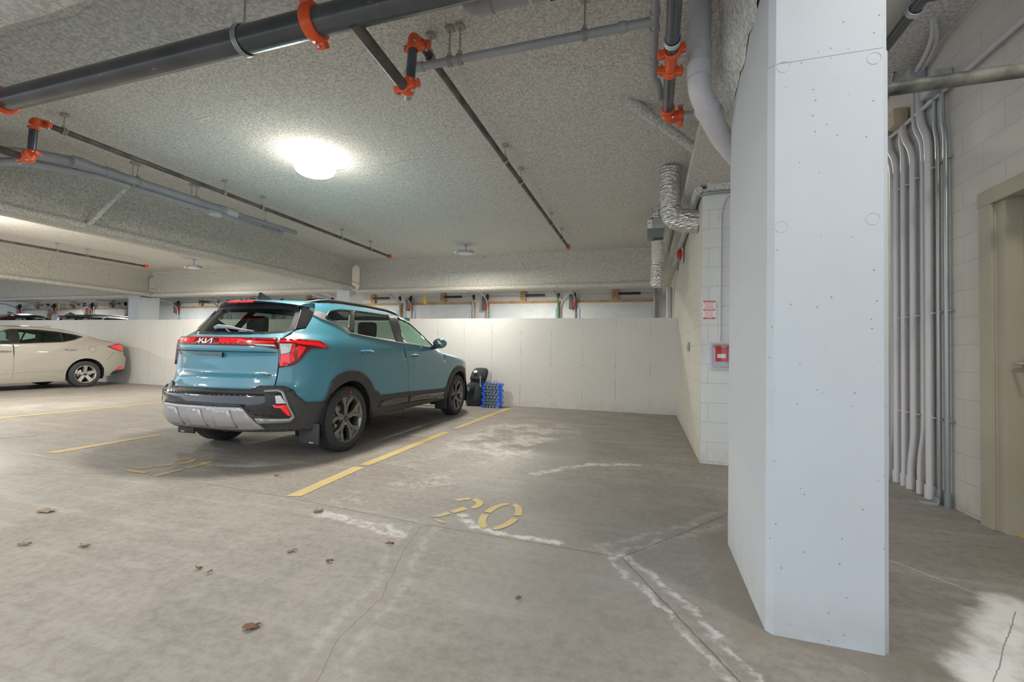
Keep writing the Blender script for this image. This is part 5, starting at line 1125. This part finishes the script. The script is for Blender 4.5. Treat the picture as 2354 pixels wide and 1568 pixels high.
    seat(t,0,.40,.52,True,.64); seat(t,-.38,1.35,.52); seat(t,.38,1.35,.52)
    MB().tube([(-.38+.18*math.cos(a*PI/10),1.75+.05*math.sin(a*PI/10),1.0+.18*math.sin(a*PI/10)) for a in range(21)],.014,8).build('steering_wheel',INTER,t)
    MB().box((0,1.55,1.36),(.22,.03,.06),bev=.01).build('rear_view_mirror',TRIMK,t)
    for y in(0,yF):
        for sg in(1,-1): make_wheel(t,sg*(.882-.1075),y,Rt,.235,sg,RIMD,'suv',.215,marks=(sg==1))
    return t
suv('blue-green compact SUV parked nose-in to the low wall beside the yellow line',(-3.815,3.80,0),R(1.3),BLUE)

def sedan(lab,loc,rz,pm):
    t=thing('car',lab,'car',loc,rz)
    W=[(.15,.84),(.25,.87),(.45,.895),(.7,.90),(.85,.895),(1.0,.865),(1.08,.82),(1.2,.74),(1.32,.66),(1.40,.58),(1.46,.5)]
    YR=[(.15,-.90),(.30,-1.02),(.42,-1.12),(.70,-1.14),(.76,-1.08),(.95,-1.05),(1.07,-1.06),(1.105,-1.02),(1.13,-.80),(1.20,-.42),(1.30,-.12),(1.38,.18),(1.43,.45),(1.46,.6)]
    YF=[(.15,3.55),(.5,3.63),(.75,3.55),(.85,3.2),(.93,2.7),(1.0,2.35),(1.2,1.75),(1.38,1.25),(1.46,1.0)]
    YC=[(.15,2.7),(.75,2.6),(.9,1.9),(1.0,1.5),(1.2,1.1),(1.38,.85),(1.46,.8)]
    # the zero line of the plan curve sits on the rear axle; keep roof rear positive
    YR=[(z,min(y,-.02)) for z,y in YR]
    sh=Shell(W,YR,YF,YC,3.0,2.7)
    RC=.315; yF=2.7
    zt=[(-.15,1.30),(.1,1.355),(.4,1.395),(.8,1.41),(1.1,1.395),(1.25,1.37)]
    cp=[(-.93,1.08),(-.80,1.09),(-.5,1.13),(-.2,1.22),(.05,1.31),(.3,1.375)]
    def quarter(sg):
        o=[('r',0,.32),('r',0,.70),('r',0,1.07),('r',.5,1.07),('r',.78,1.06)]
        top=[('s',-.55,1.095),('s',-.35,1.16),('s',-.15,1.24),('s',.0,1.285),('s',.15,1.325),('s',.4,1.37),('s',.8,1.395),('s',1.1,1.38),('s',1.3,1.345),('s',1.6,1.22),('s',1.95,1.06),('s',2.1,.985),('s',2.5,.93),('s',2.9,.87),('s',3.2,.80),('s',3.45,.70)]
        bot=[('s',3.48,.30)]+arc(yF,RC,.385,-10,190)+[('s',2.30,.17),('s',.38,.17)]+arc(0,RC,.385,-15,190)+[('s',-.45,.24),('s',-.75,.30),('r',.70,.32)]
        o=o+top+bot
        DLO=[('s',.02,1.225),('s',.18,1.275),('s',.45,1.32),('s',.8,1.352),('s',1.22,1.345),('s',1.45,1.25),('s',1.8,1.08),('s',1.95,1.005)]
        h=DLO+[('s',2.05,.80),('s',2.1,.55),('s',2.05,.26),('s',.53,.285)]+[('s',.36,.55),('s',.20,.72),('s',.09,.90),('s',.0,1.12),('s',-.02,1.18)]
        patch(sh,'body_panel',sh.curve(o,sg),[sh.curve(h,sg)],pm,t,gu=.06,gz=.03)
        bl=[('s',.42,1.085),('s',.20,1.145)]
        rd=[('s',-.02,1.18),('s',.0,1.12),('s',.09,.90),('s',.20,.72),('s',.36,.55),('s',.53,.285),('s',1.275,.27),('s',1.285,1.015),('s',.42,1.08),('s',.20,1.135),('s',.02,1.215)]
        fd=[('s',1.285,1.015),('s',1.275,.27),('s',2.05,.26),('s',2.1,.55),('s',2.05,.80),('s',1.93,1.0)]
        d1=patch(sh,'rear_door',inset(clean(sh.curve(rd,sg),.005),.0028),[],pm,t); d2=patch(sh,'front_door',inset(clean(sh.curve(fd,sg),.005),.0028),[],pm,t)
        dl=DLO+[('s',1.93,1.0),('s',1.285,1.015),('s',.42,1.08),('s',.20,1.135)]
        gl=[[('s',.10,1.215),('s',.20,1.255),('s',.40,1.295),('s',.41,1.105),('s',.22,1.155)],[('s',.435,1.10),('s',.43,1.30),('s',.8,1.335),('s',1.13,1.335),('s',1.17,1.04)],[('s',1.33,1.035),('s',1.33,1.30),('s',1.47,1.235),('s',1.83,1.05)]]
        fr=patch(sh,'window_frame',sh.curve(dl,sg),[sh.curve(g,sg) for g in gl],TRIMK,t,off=.003,thick=.012)
        for g in gl: patch(sh,'side_window',sh.curve(g,sg),[],G_SIDE,fr,off=-.004,gu=.09,gz=.07,thick=0)
        lm=patch(sh,'tail_lamp',sh.curve([('s',-.42,.995),('s',-.60,1.04),('r',.74,1.065),('r',.60,1.06),('r',.58,.88),('r',.76,.87),('s',-.66,.90)],sg),[],REDD,t,off=.006)
        patch(sh,'lamp_lens',sh.curve([('s',-.48,.995),('s',-.62,1.028),('r',.70,1.045),('r',.64,.90),('r',.76,.888),('s',-.66,.918)],sg),[],REDL,lm,off=.010,thick=.004)
        patch(sh,'bumper_reflector',sh.curve([('s',-.62,.40),('s',-.74,.49),('r',.74,.49),('r',.76,.42)],sg),[],REDL,t,off=.005)
        patch(sh,'bumper_diffuser',sh.curve([('s',-.58,.36),('s',-.66,.39),('r',.76,.40),('r',.2,.40),('r',.2,.31),('r',.7,.31),('s',-.52,.27)],sg),[],TRIMK,t,off=.004)
        for y0,z0,dd in((.20,.905,d1),(1.32,.86,d2)):
            p=[sh.pt(sh.S(y0+k*.24/6,z0,sg)[0],z0,.008+.028*math.sin(PI*k/6)) for k in range(7)]; MB().tube(p,[.008,.011,.013,.013,.013,.011,.008],8).build('door_handle',CHROME,dd)
            MB().ell(sh.pt(sh.S(y0+.12,z0,sg)[0],z0-.015,.0),(.003,.06,.03),12,8).build('handle_cup',pm,dd)
        ring=[sh.pt(sh.S(-.11+.075*math.cos(k*PI/12),.92+.075*math.sin(k*PI/12),sg)[0],.92+.075*math.sin(k*PI/12),.0005) for k in range(25)]
        if sg<0: MB().tube(ring,.0022,5,cap=False).build('fuel_flap_edge',LINER,t)
        strip_on(sh,[('s',-.60,.86),('s',-.42,.66)],.0025,'bumper_seam',LINER,t,0,5,sg)
        strip_on(sh,[('s',.45,.43),('s',1.3,.40),('s',2.0,.38)],.010,'door_crease',pm,t,-.004,8,sg)
        mx=sg*.97; MB().ell((mx,1.78,1.06),(.10,.06,.06),14,10).build('door_mirror',pm,t)
        for y in(0,yF):
            vs=[];fs=[]; n=16
            for k in range(n+1):
                a=R(-20+220*k/n)
                for x in(.56,.87): vs.append((sg*x,y+.375*math.cos(a),RC+.375*math.sin(a)))
            for k in range(n): fs.append((2*k,2*k+1,2*k+3,2*k+2))
            c=len(vs); vs.append((sg*.56,y,RC)); fs+=[(2*k,2*k+2,c) for k in range(n)]
            MB().add(vs,fs,True).build('wheel_liner',LINER,t,recalc=False)
            make_wheel(t,sg*(.885-.1),y,RC,.205,sg,RIMS,'sedan',.2)
        a=[sh.S(1.3,1.345),sh.S(1.6,1.22),sh.S(1.95,1.06),sh.S(2.1,.985)]; q=[(sg*u,z) for u,z in a]+[(sg*sh.k4,.985),(sg*sh.k4,1.1),(sg*sh.k4,1.2),(sg*sh.k4,1.345)]
        patch(sh,'windscreen',q,[],G_SIDE,t,off=-.004,thick=0,gz=.05,gu=.1)
        U0=sh.S(3.45,.55)[0]; q=[]; nose=[(U0-.02,.22),(U0-.02,.70),(sh.k4,.76),(sh.k4,.22)]
        for a_,b_ in zip(nose,nose[1:]+nose[:1]):
            for k in range(8): q.append((sg*(a_[0]+(b_[0]-a_[0])*k/8),a_[1]+(b_[1]-a_[1])*k/8))
        fo=patch(sh,'front_bumper',q,[],pm,t); patch(sh,'headlamp',[(sg*(U0+.02),.56),(sg*(U0+.02),.66),(sg*(U0+.35),.68),(sg*(U0+.35),.56)],[],WHL,fo,off=.01)
    for sg in(1,-1): quarter(sg)
    # boot lid, rear screen and roof follow one swept line
    def deck(name,m,ys,zz,crown,shrink=0,off=0):
        vs=[];fs=[];nx=14
        for y in ys:
            z=lin(zz,y); e=sh.pt(sh.S(y,z)[0],z)
            for j in range(nx+1):
                u=-1+2*j/nx; vs.append((max(.02,e.x-shrink)*u,y,z+crown*(1-abs(u)**2.2)+off))
        for i in range(len(ys)-1):
            for j in range(nx): a=i*15+j; fs.append((a,a+1,a+16,a+15))
        o=MB().add(vs,fs,True).build(name,m,t,recalc=False); md=o.modifiers.new('t','SOLIDIFY'); md.thickness=.008; return o
    edge=[(-1.0,1.075),(-.55,1.095),(-.35,1.16),(-.15,1.24),(0,1.285),(.15,1.325),(.4,1.37),(.8,1.395),(1.1,1.38),(1.3,1.345)]
    deck('boot_lid',pm,[-1.04,-.98,-.9,-.75,-.58],[(-1.04,1.108),(-.98,1.10),(-.75,1.102),(-.58,1.112)],.02)
    deck('rear_screen',GLOSSK,[-.60,-.45,-.3,-.15,0,.12,.25],[(-.60,1.10)]+edge[2:],.05,.07,.012)
    deck('rear_shoulder',pm,[-.60,-.45,-.3,-.15,0,.12,.25],[(-.60,1.09)]+edge[2:],.045)
    deck('roof',pm,[.22,.4,.6,.8,1.0,1.15,1.3],edge,.05)
    deck('bonnet',pm,[2.1,2.3,2.5,2.7,2.9,3.1,3.3,3.45],[(2.1,.985),(2.5,.93),(2.9,.87),(3.2,.80),(3.45,.70)],.05)
    MB().prism([(.28,1.43),(.52,1.44),(.30,1.478),(.275,1.475)],'x',-.02,.02).build('roof_fin',pm,t)
    MB().b2((-.5,-.62,.24),(.5,3.1,.32)).b2((-.80,.45,.18),(.80,2.25,.28)).build('underbody',LINER,t)
    MB().b2((-.62,-.35,.5),(.62,-.2,1.0)).box((0,1.95,.92),(1.4,.3,.12),bev=.04).build('cabin_trim',INTER,t)
    seat(t,0,.62,.42,True,.60); seat(t,-.36,1.45,.42); seat(t,.36,1.45,.42)
    return t
sedan('silver-beige sedan at the left edge, its tail towards the low wall',(-13.9,7.05,0),R(180),SILVER)
suv('dark hatchback with a red high brake light behind the low wall, its roof just showing',(-17.75,9.42,.38),R(0),DARKP).scale=(.93,.93,1.04)
sedan('dark red-roofed car behind the low wall at the far left, its roof just showing',(-22.6,9.52,.38),R(0),MAROON).scale=(.95,.93,1.22)
